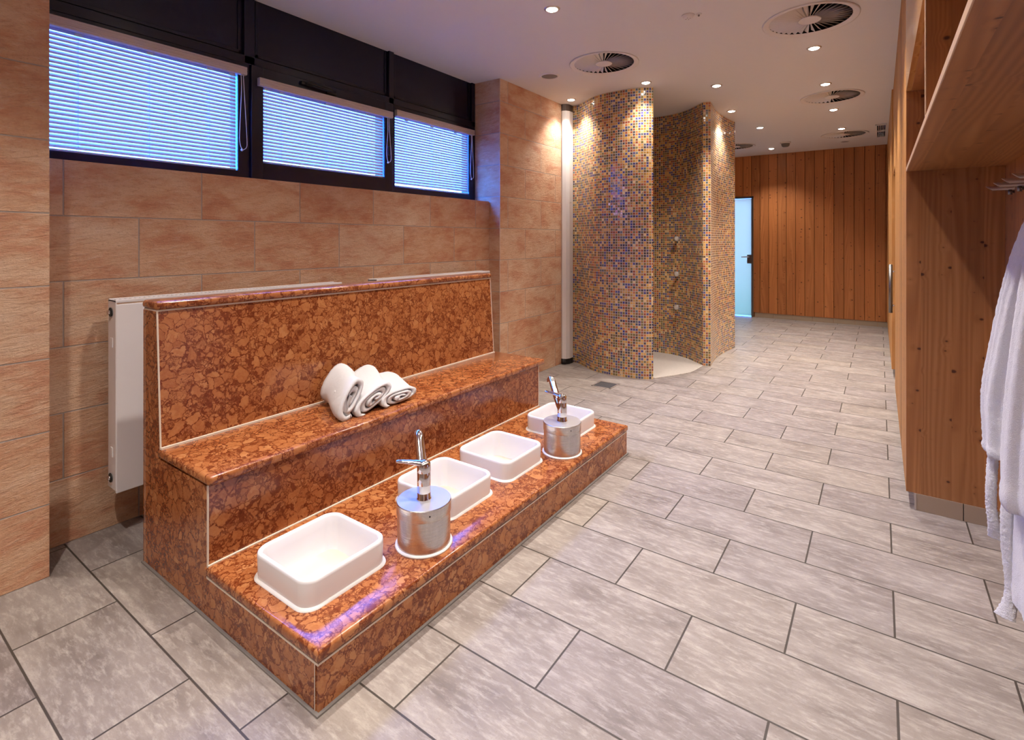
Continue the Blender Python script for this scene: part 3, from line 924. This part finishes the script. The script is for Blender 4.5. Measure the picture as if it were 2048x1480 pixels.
# ------------------------------------------------------------------ foot basins
def basin(b, label):
    a0, a1, b0, b1 = b
    t = thing('foot_basin', label, 'basin', ((a0 + a1) / 2, (b0 + b1) / 2, SZ), group='white foot basins set into the marble step')
    zr, zb = .281, .112
    bm = B(); rings = []
    def rr(ins, z, r): return [(x, y, z) for x, y in rrect(a0 + ins, a1 - ins, b0 + ins, b1 - ins, r, 8)]
    rings += [rr(.012, .10, .048), rr(.004, .15, .052), rr(.002, SZ, .054), rr(0, .268, .055), rr(.001, .276, .055), rr(.005, .2805, .053), rr(.010, zr, .05), rr(.014, .2795, .046), rr(.018, .272, .042)]
    rings += [rr(.020, .24, .041), rr(.024, .18, .040), rr(.030, zb + .03, .038), rr(.040, zb + .010, .034), rr(.058, zb, .025)]
    loft(bm, rings)
    o = auto_smooth(obj('bowl', bm, M['ceramic'], t), 50)
    bm = B()
    cx, cy_ = (a0 + a1) / 2, (b0 + b1) / 2
    lathe(bm, [(0, zb + .003), (.020, zb + .003), (.023, zb + .001), (.024, zb - .002)], (cx, cy_, 0), 24)
    obj('drain', bm, M['chrome'], t, True)
    bm = B()
    out = lambda ins, z: [(x, y, z) for x, y in rrect(a0 + ins, a1 - ins, b0 + ins, b1 - ins, .058, 8)]
    loft(bm, [out(-.008, SZ - .001), out(-.007, SZ + .003), out(.0005, SZ + .007), out(.003, SZ + .007)], cap=False)
    obj('sealant_bead', bm, M['caulk'], t, True)
basin(BAS[0], 'white foot basin nearest the camera on the marble step')
basin(BAS[1], 'second white foot basin from the camera, just beyond the first steel drum')
basin(BAS[2], 'third white foot basin from the camera, just before the second steel drum')
basin(BAS[3], 'farthest white foot basin at the far end of the step')

# ------------------------------------------------------------------ tap columns
def tap_column(cx, cy_, lever, label):
    t = thing('tap_drum', label, 'tap', (cx, cy_, SZ), group='steel tap drums between the foot basins')
    c = (cx, cy_, 0)
    bm = B(); lathe(bm, [(0, SZ), (.1035, SZ), (.1035, .312), (.1, .313), (0, .313)], c, 72)
    dr = auto_smooth(obj('drum', bm, M['steel'], t))
    bm = B(); lathe(bm, [(.09, .3135), (.1055, .3135), (.1065, .315), (.1065, .357), (.1045, .3595), (0, .3595)], c, 72)
    lid = auto_smooth(obj('lid', bm, M['steel'], t))
    lid.data.materials.append(M['steel_lid'])
    for p_ in lid.data.polygons:
        if p_.normal.z > .9: p_.material_index = 1
    bm = B(); tube(bm, [(cx + .0885, cy_ - .058, .338), (cx + .0895, cy_ - .0595, .338)], .0032, 10)
    obj('screw', bm, M['black'], lid)
    bm = B(); lathe(bm, [(.10, SZ), (.1125, SZ), (.1115, SZ + .005), (.1045, SZ + .008), (.10, SZ + .008)], c, 72)
    obj('sealant_bead', bm, M['caulk'], t, True)
    bm = B(); lathe(bm, [(.030, .359), (.030, .364), (.0265, .367), (.0265, .384), (.0258, .385), (.0265, .386), (.0265, .462), (.0255, .464), (0, .464)], c, 40)
    auto_smooth(obj('tap_body', bm, M['chrome'], t), 50)
    sx, sy = -.133, .102
    P = catmull([(cx, cy_, .405), (cx + sx * .3, cy_ + sy * .3, .445), (cx + sx * .65, cy_ + sy * .65, .500), (cx + sx * .90, cy_ + sy * .90, .541), (cx + sx * 1.02, cy_ + sy * 1.02, .551), (cx + sx * 1.10, cy_ + sy * 1.10, .545), (cx + sx * 1.13, cy_ + sy * 1.13, .533)], 7)
    n = len(P)
    bm = B(); tube(bm, P, [.0205 - .002 * i / n for i in range(n)], 24)
    obj('spout', bm, M['chrome'], t, True)
    bm = B(); lathe(bm, [(.0, .465), (.0265, .465), (.0272, .470), (.0272, .488), (.025, .498), (.018, .506), (.008, .510), (0, .511)], c, 40)
    L = Vector((lever[0], lever[1], 0)).normalized(); S = Vector((-L.y, L.x, 0))
    rings = []
    for s, w, h, zc in ((-.008, .024, .009, .497), (.02, .021, .010, .5), (.045, .014, .0085, .503), (.075, .013, .007, .506), (.100, .014, .0062, .5085), (.108, .010, .004, .509)):
        ring = []
        for k in range(16):
            a = 2 * PI * k / 16
            q = Vector((cx, cy_, zc)) + L * s + S * (w * math.cos(a)) + Vector((0, 0, h * math.sin(a)))
            ring.append(q)
        rings.append(ring)
    loft(bm, rings)
    auto_smooth(obj('lever', bm, M['chrome'], t), 60)
tap_column(-1.470, 1.474, (-.75, -.62), 'brushed steel tap drum between the two nearest basins')
tap_column(-1.463, 2.556, (-1, -.02), 'brushed steel tap drum between the two farthest basins')

# ------------------------------------------------------------------ rolled towels
def towel(front, back, x0, x1, turns, label, flap=0.0, seed=0):
    t = thing('rolled_towel', label, 'towel', ((x0 + x1) / 2, front[0], .519), group='rolled white towels on the marble seat')
    bm = B()
    NA, NT = 16, int(44 * turns)
    th0 = PI * 1.25
    sections = []
    for i in range(NA + 1):
        s = i / NA
        sm = s * s * (3 - 2 * s)
        f = [front[k] * (1 - sm) + back[k] * sm for k in range(5)]
        cyy, cz, a, b, ang = f
        x = x0 + (x1 - x0) * s
        ca, sa = math.cos(math.radians(ang)), math.sin(math.radians(ang))
        outer, inner = [], []
        for j in range(NT + 1):
            u = j / NT
            rad = .20 + .80 * u
            thick = .8 * (.80 / turns) * .5
            th = th0 - turns * 2 * PI * (1 - u)
            wob = .02 * math.sin(3 * th + seed) + .025 * noise.noise(Vector((u * 9, s * 4, seed)))
            for L, rq in ((outer, rad + wob), (inner, rad + wob - thick * 1.7)):
                sg = lambda v, e: math.copysign(abs(v) ** e, v)
                ex = a * max(rq, .03) * sg(math.cos(th), .85); ez = b * max(rq, .03) * sg(math.sin(th), .72)
                yy, zz = cyy + ex * ca - ez * sa, cz + ex * sa + ez * ca
                fx = .012 * noise.noise(Vector((u * 6, seed, 2.0))) * (1 - s)
                L.append((x + fx + .006 * math.sin(5 * u + seed) * (1 - s), yy, max(zz, .5195)))
        sections.append(outer + inner[::-1])
    loft(bm, sections, cap=False)
    bm.verts.ensure_lookup_table()
    n = 2 * (NT + 1)
    for base in (0, NA * n):
        for j in range(NT):
            q = [bm.verts[base + j], bm.verts[base + j + 1], bm.verts[base + n - 2 - j], bm.verts[base + n - 1 - j]]
            bm.faces.new(q)
    fuzz(bm, .0016, 70)
    for v in bm.verts: v.co.z = max(v.co.z, .5193)
    return obj('roll', bm, M['terry'], t, True)
towel((1.890, .559, .130, .040, 3), (1.99, .570, .125, .052, 4), -2.05, -2.345, 2.6, 'flattest rolled white towel, lowest at the right of the three', seed=1)
towel((1.730, .586, .132, .048, 24), (1.850, .604, .130, .060, 28), -2.065, -2.36, 2.9, 'middle rolled white towel leaning on the flat one', seed=2)
t1 = towel((1.602, .618, .120, .052, 54), (1.715, .632, .118, .068, 50), -2.08, -2.37, 2.4, 'tallest rolled white towel, at the left with a loose flap', seed=3)
bm = B()   # loose tail end that hangs down in front of the left towel
rings = []
for i in range(9):
    q = i / 8; x = -2.078 - .12 * q
    p = [(1.590, .648), (1.575, .615), (1.566, .580), (1.566, .548), (1.576, .528), (1.588, .5205), (1.598, .5215), (1.600, .530), (1.588, .548), (1.577, .575), (1.573, .610), (1.576, .645)]
    rings.append([(x, y + .006 * q, max(z - .010 * q, .5195)) for y, z in p])
loft(bm, rings); bmesh.ops.subdivide_edges(bm, edges=bm.edges[:], cuts=2, use_grid_fill=True); bmesh.ops.smooth_vert(bm, verts=bm.verts, factor=.5, use_axis_x=True, use_axis_y=True, use_axis_z=True); fuzz(bm, .0014, 90)
for v in bm.verts: v.co.z = max(v.co.z, .5193)
obj('tail', bm, M['terry'], t1.parent, True)

# ------------------------------------------------------------------ radiators
def radiator(y0, y1, label):
    x0, x1, z0, z1 = -2.945, -2.85, .23, 1.106
    t = thing('radiator', label, 'radiator', ((x0 + x1) / 2, (y0 + y1) / 2, z0), group='white panel radiators behind the marble backrest')
    bm = B(); box(bm, x1 - .016, x1, y0 + .002, y1 - .002, z0 - .012, z1 - .022, .003); obj('front_panel', bm, M['rad'], t)
    bm = B(); box(bm, x0, x0 + .014, y0 + .02, y1 - .02, z0, z1 - .03, .003); obj('rear_panel', bm, M['rad'], t)
    for a, b in ((y0, y0 + .004), (y1 - .004, y1)):
        bm = B(); box(bm, x0, x1 - .002, a, b, z0, z1 - .004, .001)
        sc = obj('side_cover', bm, M['rad'], t)
        s = -1 if a == y0 else 1
        e = y0 if s < 0 else y1
        for zz in (z1 - .06, z0 + .05):
            bm = B()
            lathe(bm, [(0, 0), (.021, 0), (.021, .003), (0, .003)], (0, 0, 0), 24)
            bm.transform(Matrix.Translation((x0 + .04, e + (s * .0025), zz)) @ Matrix.Rotation(PI / 2 * -s, 4, 'X'))
            obj('port_recess', bm, M['black'], t)
            bm = B(); tube(bm, [(x0 + .04, e, zz), (x0 + .04, e + s * .016, zz)], .010, 14)
            obj('bleed_valve', bm, M['chrome'], t, True)
        for zz in (z1 - .20, z0 + .17):
            bm = B(); box(bm, x0 + .035, x0 + .06, e - .002, e + .003, zz - .022, zz + .022, .001) if s > 0 else box(bm, x0 + .035, x0 + .06, e - .003, e + .002, zz - .022, zz + .022, .001)
            obj('clip', bm, M['white'], t)
    bm = B()
    box(bm, x1 - .016, x1 - .001, y0, y1, z1 - .016, z1, .003); box(bm, x0, x0 + .012, y0, y1, z1 - .016, z1, .003)
    n = int((y1 - y0) / .02)
    for i in range(n + 1):
        y = y0 + (y1 - y0 - .006) * i / n
        box(bm, x0 + .010, x1 - .014, y, y + .006, z1 - .010, z1 - .003)
    obj('top_grille', bm, M['rad'], t)
    for yb in (y0 + .25, y1 - .25):
        bm = B(); box(bm, XW + .0005, x0 + .002, yb - .02, yb + .02, .40, .95, .003); obj('wall_bracket', bm, M['rad'], t)
    bm = B(); tube(bm, [(x0 + .035, y1 - .07, 0.0), (x0 + .035, y1 - .07, z0 + .02)], .009, 12); obj('supply_pipe', bm, M['rad'], t, True)
radiator(.89, 2.115, 'long white radiator whose left end shows beside the marble bench')
radiator(2.40, 3.684, 'white radiator behind the far part of the backrest, mostly hidden')

# ------------------------------------------------------------------ white casing beside the shower
cs = thing('pipe_casing', 'tall narrow white casing with a black foot beside the mosaic wall', 'casing', (-2.855, 5.10, 0))
bm = B(); prism(bm, [(-2.892, 5.035), (-2.875, 5.025), (-2.835, 5.040), (-2.815, 5.085), (-2.815, 5.166), (-2.892, 5.168)], 'Z', .062, 2.815); obj('casing_body', bm, M['white'], cs)
bm = B(); prism(bm, [(-2.892, 5.035), (-2.875, 5.027), (-2.837, 5.042), (-2.817, 5.085), (-2.817, 5.166), (-2.892, 5.168)], 'Z', 0, .062); ft = obj('foot', bm, M['black'], cs)
bm = B(); tube(bm, [(-2.862, 5.04, .034), (-2.852, 5.014, .034)], [.024, .022], 20); tube(bm, [(-2.853, 5.016, .034), (-2.851, 5.011, .034)], [.015, .013], 20)
obj('roller_cap', bm, M['black'], ft, True)
bm = B(); prism(bm, [(-2.892, 5.035), (-2.875, 5.027), (-2.837, 5.042), (-2.817, 5.085), (-2.817, 5.166), (-2.892, 5.168)], 'Z', 2.815, HC - .001); obj('top_bracket', bm, M['steel_dark'], cs)
bm = B(); tube(bm, [(-2.815, 5.09, 1.80), (-2.79, 5.085, 1.795)], .004, 8); obj('catch', bm, M['alu'], cs)

# ------------------------------------------------------------------ shower body jets
def jet(p, label, gp='body jets on the mosaic shower wall'):
    t = thing('shower_jet', label, 'shower head', p, group=gp)
    d = Vector((.12, -1, 0)).normalized()
    P = Vector(p)
    bm = B(); tube(bm, [P + d * -.02, P + d * .004, P + d * .006], [.026, .026, .020], 24); obj('wall_flange', bm, M['chrome'], t, True)
    bm = B(); tube(bm, [P + d * .0, P + d * .030], .011, 14); obj('neck', bm, M['chrome'], t, True)
    d2 = Vector((-.25, -1, -.1)).normalized(); Q = P + d * .028
    bm = B(); tube(bm, [Q, Q + d2 * .010, Q + d2 * .030, Q + d2 * .034], [.014, .027, .032, .029], 24); obj('spray_head', bm, M['steel_lid'], t, True)
    bm = B(); tube(bm, [Q + d2 * .033, Q + d2 * .0352], [.022, .020], 24); obj('spray_face', bm, M['vent'], t)
for zz, lb in ((1.398, 'topmost chrome body jet on the shower wall'), (.981, 'middle chrome body jet on the shower wall'), (.588, 'lowest chrome body jet on the shower wall')):
    jet((-1.955, 6.175, zz), lb)

# ------------------------------------------------------------------ floor drain
fd = thing('floor_drain', 'square grey floor drain grate in front of the mosaic wall', 'drain', (-2.13, 4.545, 0))
def rotbox(bm, w0, w1, h0, h1, z0, z1, bev=.0005):
    t = B(); box(t, w0, w1, h0, h1, z0, z1, bev)
    t.transform(Matrix.Translation((-2.13, 4.545, 0)) @ Matrix.Rotation(math.radians(0), 4, 'Z')); merge(bm, t)
bm = B()
rotbox(bm, -.10, .10, -.10, -.086, -.01, .003); rotbox(bm, -.10, .10, .086, .10, -.01, .003); rotbox(bm, -.10, -.086, -.10, .10, -.01, .003); rotbox(bm, .086, .10, -.10, .10, -.01, .003)
obj('drain_frame', bm, M['alu'], fd)
bm = B(); rotbox(bm, -.086, .086, -.086, .086, -.01, .0012)
gp = obj('grate', bm, M['grate'], fd)

# ------------------------------------------------------------------ ceiling things
def make_diffuser():
    t = thing('air_diffuser', 'x', 'air vent')
    bm = B(); lathe(bm, [(.25, .0), (.285, -.010), (.292, -.009), (.293, -.001), (.268, .004)], (0, 0, 0), 72)
    bmesh.ops.holes_fill(bm, edges=bm.edges[:], sides=0) if False else None
    obj('rim', bm, M['vent'], t, True, local=True)
    bm = B(); lathe(bm, [(.0, -.006), (.066, -.006), (.070, -.003), (.070, .004), (0, .004)], (0, 0, 0), 40)
    auto_smooth(obj('hub', bm, M['vent'], t, local=True))
    bm = B(); n = 36
    for i in range(n):
        a = 2 * PI * i / n
        r0, r1 = .062, .252
        def P(r, w, z):
            return (r * math.cos(a) - w * math.sin(a), r * math.sin(a) + w * math.cos(a), z)
        vs = []
        for r, wd in ((r0, .0065), (r1, .021)):
            for z, s in ((-.003, -1), (.018, 1)):
                vs.append((P(r, s * wd * .62, z), P(r, s * wd * .62 + .0012, z + .0004)))
        q = [bm.verts.new(vs[k][e]) for e in (0, 1) for k in (0, 1, 3, 2)]
        for f in ((0, 1, 2, 3), (7, 6, 5, 4), (0, 4, 5, 1), (1, 5, 6, 2), (2, 6, 7, 3), (3, 7, 4, 0)): bm.faces.new([q[k] for k in f])
    obj('blades', bm, M['vent'], t, local=True)
    bm = B(); lathe(bm, [(.266, .002), (.266, .16), (0, .16)], (0, 0, 0), 48)
    obj('duct', bm, M['void'], t, local=True)
    return t
DL = ['largest round air diffuser, nearest the camera at the top right', 'round air diffuser in the ceiling before the mosaic shower wall',
      'round air diffuser in the middle of the right-hand row', 'farthest round air diffuser by the rectangular grille', 'round air diffuser half hidden behind the far shower wall']
df = make_diffuser()
for i, ((dx, dy), lb) in enumerate(zip(DIFF, DL)):
    d = df if i == 0 else copy_tree(df)
    d.location = (dx, dy, HC); tag(d, lb, 'air vent', 'round ceiling air diffusers')

LAMPCOL = (1.0, .92, .84)
def make_downlight():
    t = thing('downlight', 'x', 'downlight')
    bm = B(); lathe(bm, [(.036, -.004), (.039, -.007), (.048, -.006), (.053, 0)], (0, 0, 0), 32)
    obj('ring', bm, M['alu'], t, True, local=True)
    bm = B(); lathe(bm, [(0, -.014), (.015, -.013), (.028, -.010), (.037, -.005)], (0, 0, 0), 24)
    obj('lens', bm, M['lamp'], t, local=True)
    ld = bpy.data.lights.new('lamp', 'SPOT')
    ld.color = LAMPCOL; ld.energy = 125; ld.spot_size = math.radians(108); ld.spot_blend = .85; ld.shadow_soft_size = .035
    lo = bpy.data.objects.new('lamp', ld); link(lo); lo.location = (0, 0, -.020); lo.parent = t
    return t
dlp = make_downlight()
DLS = [((-1.747, 2.92), 'lit downlight at the top centre, directly above the marble bench', 1.15),
       ((-.420, 4.70), 'nearest lit downlight of the right-hand row, beside the largest air diffuser', 1.0),
       ((-1.300, 5.295), 'lit downlight in front of the opening of the mosaic shower', 1.0),
       ((-.427, 5.85), 'lit downlight of the right-hand row just before the middle air diffuser', 1.0),
       ((-1.414, 6.44), 'lit downlight close to the outer side of the far shower wall', .5),
       ((-.434, 7.05), 'lit downlight of the right-hand row just behind the middle air diffuser', 1.0),
       ((-1.309, 7.61), 'lit downlight beyond the far shower wall, left of the right-hand row', 1.0),
       ((-.420, 8.31), 'lit downlight touching the farthest air diffuser of the right-hand row', 1.0),
       ((-1.455, 9.46), 'farthest lit downlight above the far wood wall', .7),
       ((-1.827, 4.80), 'lit downlight right above the tip of the near mosaic wall', .32),
       ((-2.706, 4.92), 'lit downlight in the corner above the white casing', .5)]
OUT = [(-.42, 3.35), (-.42, 2.15), (-.42, .95), (-1.75, 1.45), (-1.75, .1), (-.42, -.6), (-1.75, -1.3)]  # ceiling rows carried on out of view: unseen downlights added for fill light
for i, ((x, y), lb, w) in enumerate(DLS + [(p, 'unseen recessed downlight added for fill, continuing the ceiling rows', .9 if p[0] > -1 else .85) for p in OUT]):
    d = dlp if i == 0 else copy_tree(dlp)
    d.location = (x, y, HC)
    tag(d, lb, 'downlight', 'recessed ceiling downlights' if i < len(DLS) else 'unseen recessed downlights added for fill')
    if w != 1.0:
        for ch in d.children:
            if ch.type == 'LIGHT':
                ch.data = ch.data.copy(); ch.data.energy *= w

def speaker(x, y, r, label, rim=True):
    t = thing('ceiling_speaker', label, 'speaker', (x, y, HC), group='round ceiling speakers')
    bm = B(); lathe(bm, [(r * .76, -.002), (r * .8, -.008), (r * .95, -.007), (r, 0)], (x, y, HC), 40); obj('rim', bm, M['vent'], t, True)
    bm = B(); lathe(bm, [(0, -.004), (r * .6, -.004), (r * .78, -.003)], (x, y, HC), 40); obj('grille', bm, M['mesh_grey'], t)
speaker(-2.48, 4.10, .095, 'small round ceiling speaker left of the air diffuser, by the tiled pier')
speaker(-.432, 9.44, .07, 'dark round ceiling speaker near the far wood wall')
def detector(x, y, r, h, label):
    t = thing('smoke_detector', label, 'smoke detector', (x, y, HC))
    bm = B(); lathe(bm, [(0, -h * .35), (r, -h * .35), (r, 0), (0, 0)], (x, y, HC), 32); auto_smooth(obj('base', bm, M['vent'], t))
    bm = B(); lathe(bm, [(r * .8, -h * .35), (r * .72, -h * .8), (r * .5, -h), (0, -h)], (x, y, HC), 32); obj('sensor', bm, M['vent'] if h < .03 else M['mesh_grey'], t, True)
    return t
s1 = detector(-1.051, 3.533, .043, .022, 'flat white smoke detector beside the largest air diffuser')
bm = B()
for a in range(4):
    box(bm, -1.051 + .014 * math.cos(a * PI / 2) - .004, -1.051 + .014 * math.cos(a * PI / 2) + .004, 3.533 + .014 * math.sin(a * PI / 2) - .002, 3.533 + .014 * math.sin(a * PI / 2) + .002, HC - .0226, HC - .0215)
obj('slot', bm, M['black'], s1)
t = thing('sprinkler', 'tiny white sprinkler rose next to the flat smoke detector', 'sprinkler', (-.985, 3.55, HC))
bm = B(); lathe(bm, [(0, -.006), (.016, -.006), (.020, 0), (.020, .001)], (-.985, 3.55, HC), 24); obj('rose', bm, M['vent'], t, True)
bm = B(); lathe(bm, [(0, -.016), (.006, -.016), (.006, -.006)], (-.985, 3.55, HC), 12); obj('nozzle', bm, M['steel_dark'], t)
detector(-1.182, 8.96, .075, .075, 'cone-shaped detector hanging from the far ceiling')
# rectangular grille
t = thing('ceiling_grille', 'rectangular slotted grille in the far right of the ceiling', 'air vent', ((GX0 + GX1) / 2, (GY0 + GY1) / 2, HC))
bm = B()
box(bm, GX0, GX0 + .018, GY0, GY1, HC - .008, HC + .002, .001); box(bm, GX1 - .012, GX1, GY0, GY1, HC - .008, HC + .002, .001)
box(bm, GX0, GX1, GY0, GY0 + .05, HC - .008, HC + .002, .001); box(bm, GX0, GX1, GY1 - .05, GY1, HC - .008, HC + .002, .001)
obj('grille_frame', bm, M['vent'], t)
bm = B()
for k in range(1, 5):
    xx = GX0 + .018 + (GX1 - GX0 - .03) * k / 5
    box(bm, xx - .003, xx + .003, GY0 + .04, GY1 - .04, HC - .006, HC + .012)
box(bm, GX0 + .01, GX1 - .01, (GY0 + GY1) / 2 - .025, (GY0 + GY1) / 2 + .025, HC - .007, HC + .012)
obj('grille_bars', bm, M['vent'], t)
bm = B()
box(bm, GX0 - .02, GX1 + .02, GY0 - .02, GY1 + .02, HC + .061, HC + .16); obj('duct', bm, M['void'], t)

# ------------------------------------------------------------------ daylight and camera
w = bpy.data.worlds.new('World'); scene.world = w; w.use_nodes = True
nt = w.node_tree; nt.nodes.clear()
wo = nt.nodes.new('ShaderNodeOutputWorld'); bg = nt.nodes.new('ShaderNodeBackground')
tc = nt.nodes.new('ShaderNodeTexCoord'); sp = nt.nodes.new('ShaderNodeSeparateXYZ'); rp = nt.nodes.new('ShaderNodeValToRGB')
nt.links.new(tc.outputs['Generated'], sp.inputs[0])
mp = nt.nodes.new('ShaderNodeMapRange'); mp.inputs[1].default_value = -1; mp.inputs[2].default_value = 1
nt.links.new(sp.outputs[2], mp.inputs[0]); nt.links.new(mp.outputs[0], rp.inputs[0])
rp.color_ramp.elements[0].position = .30; rp.color_ramp.elements[0].color = (.06, .15, 1.0, 1)
rp.color_ramp.elements[1].position = .62; rp.color_ramp.elements[1].color = (.030, .20, 1.0, 1)
nt.links.new(rp.outputs[0], bg.inputs[0]); bg.inputs[1].default_value = 60.0
nt.links.new(bg.outputs[0], wo.inputs[0])
def portal(loc, rot, sx, sy):
    ld = bpy.data.lights.new('daylight_portal', 'AREA'); ld.shape = 'RECTANGLE'; ld.size = sx; ld.size_y = sy
    ld.cycles.is_portal = True
    o = bpy.data.objects.new('daylight_portal', ld); link(o); o.location = loc; o.rotation_euler = rot
    return o
for wt, y0, y1, z0, z1 in ((W1, .66, 1.616, 1.805, 2.405), (W2, 1.767, 2.75, 1.868, 2.36), (W3, 2.872, 3.80, 1.812, 2.405)):
    p = portal((-3.275, (y0 + y1) / 2, (z0 + z1) / 2), (0, -PI / 2, 0), z1 - z0, y1 - y0)
    p.parent = wt; p.location = Vector(p.location) - ORG[wt.name]
p = portal(((DX0 + DX1) / 2, YB + .10, DZ / 2), (-PI / 2, 0, 0), DX1 - DX0, DZ)
p.parent = d1; p.location = Vector(p.location) - ORG[d1.name]

cam = bpy.data.cameras.new('camera'); co = bpy.data.objects.new('camera', cam); link(co)
cam.sensor_width = 36; cam.lens = 36 * 1038 / 2048
cam.shift_x = 0; cam.shift_y = -260 / 2048
co.location = (0, 0, 1.38); co.rotation_euler = (PI / 2, 0, math.atan(735 / 1038))
cam.clip_start = .02
scene.camera = co
vs = scene.view_settings
vs.view_transform = 'Standard'; vs.look = 'None'; vs.exposure = 0.16; vs.gamma = 1
vs.use_curve_mapping = False
scene.cycles.use_denoising = True
scene.cycles.max_bounces = 7
scene.cycles.diffuse_bounces = 5
scene.cycles.glossy_bounces = 3
scene.cycles.transmission_bounces = 4
scene.cycles.transparent_max_bounces = 6
scene.cycles.adaptive_threshold = .06
scene.cycles.adaptive_min_samples = 16
scene.cycles.sample_clamp_indirect = 6
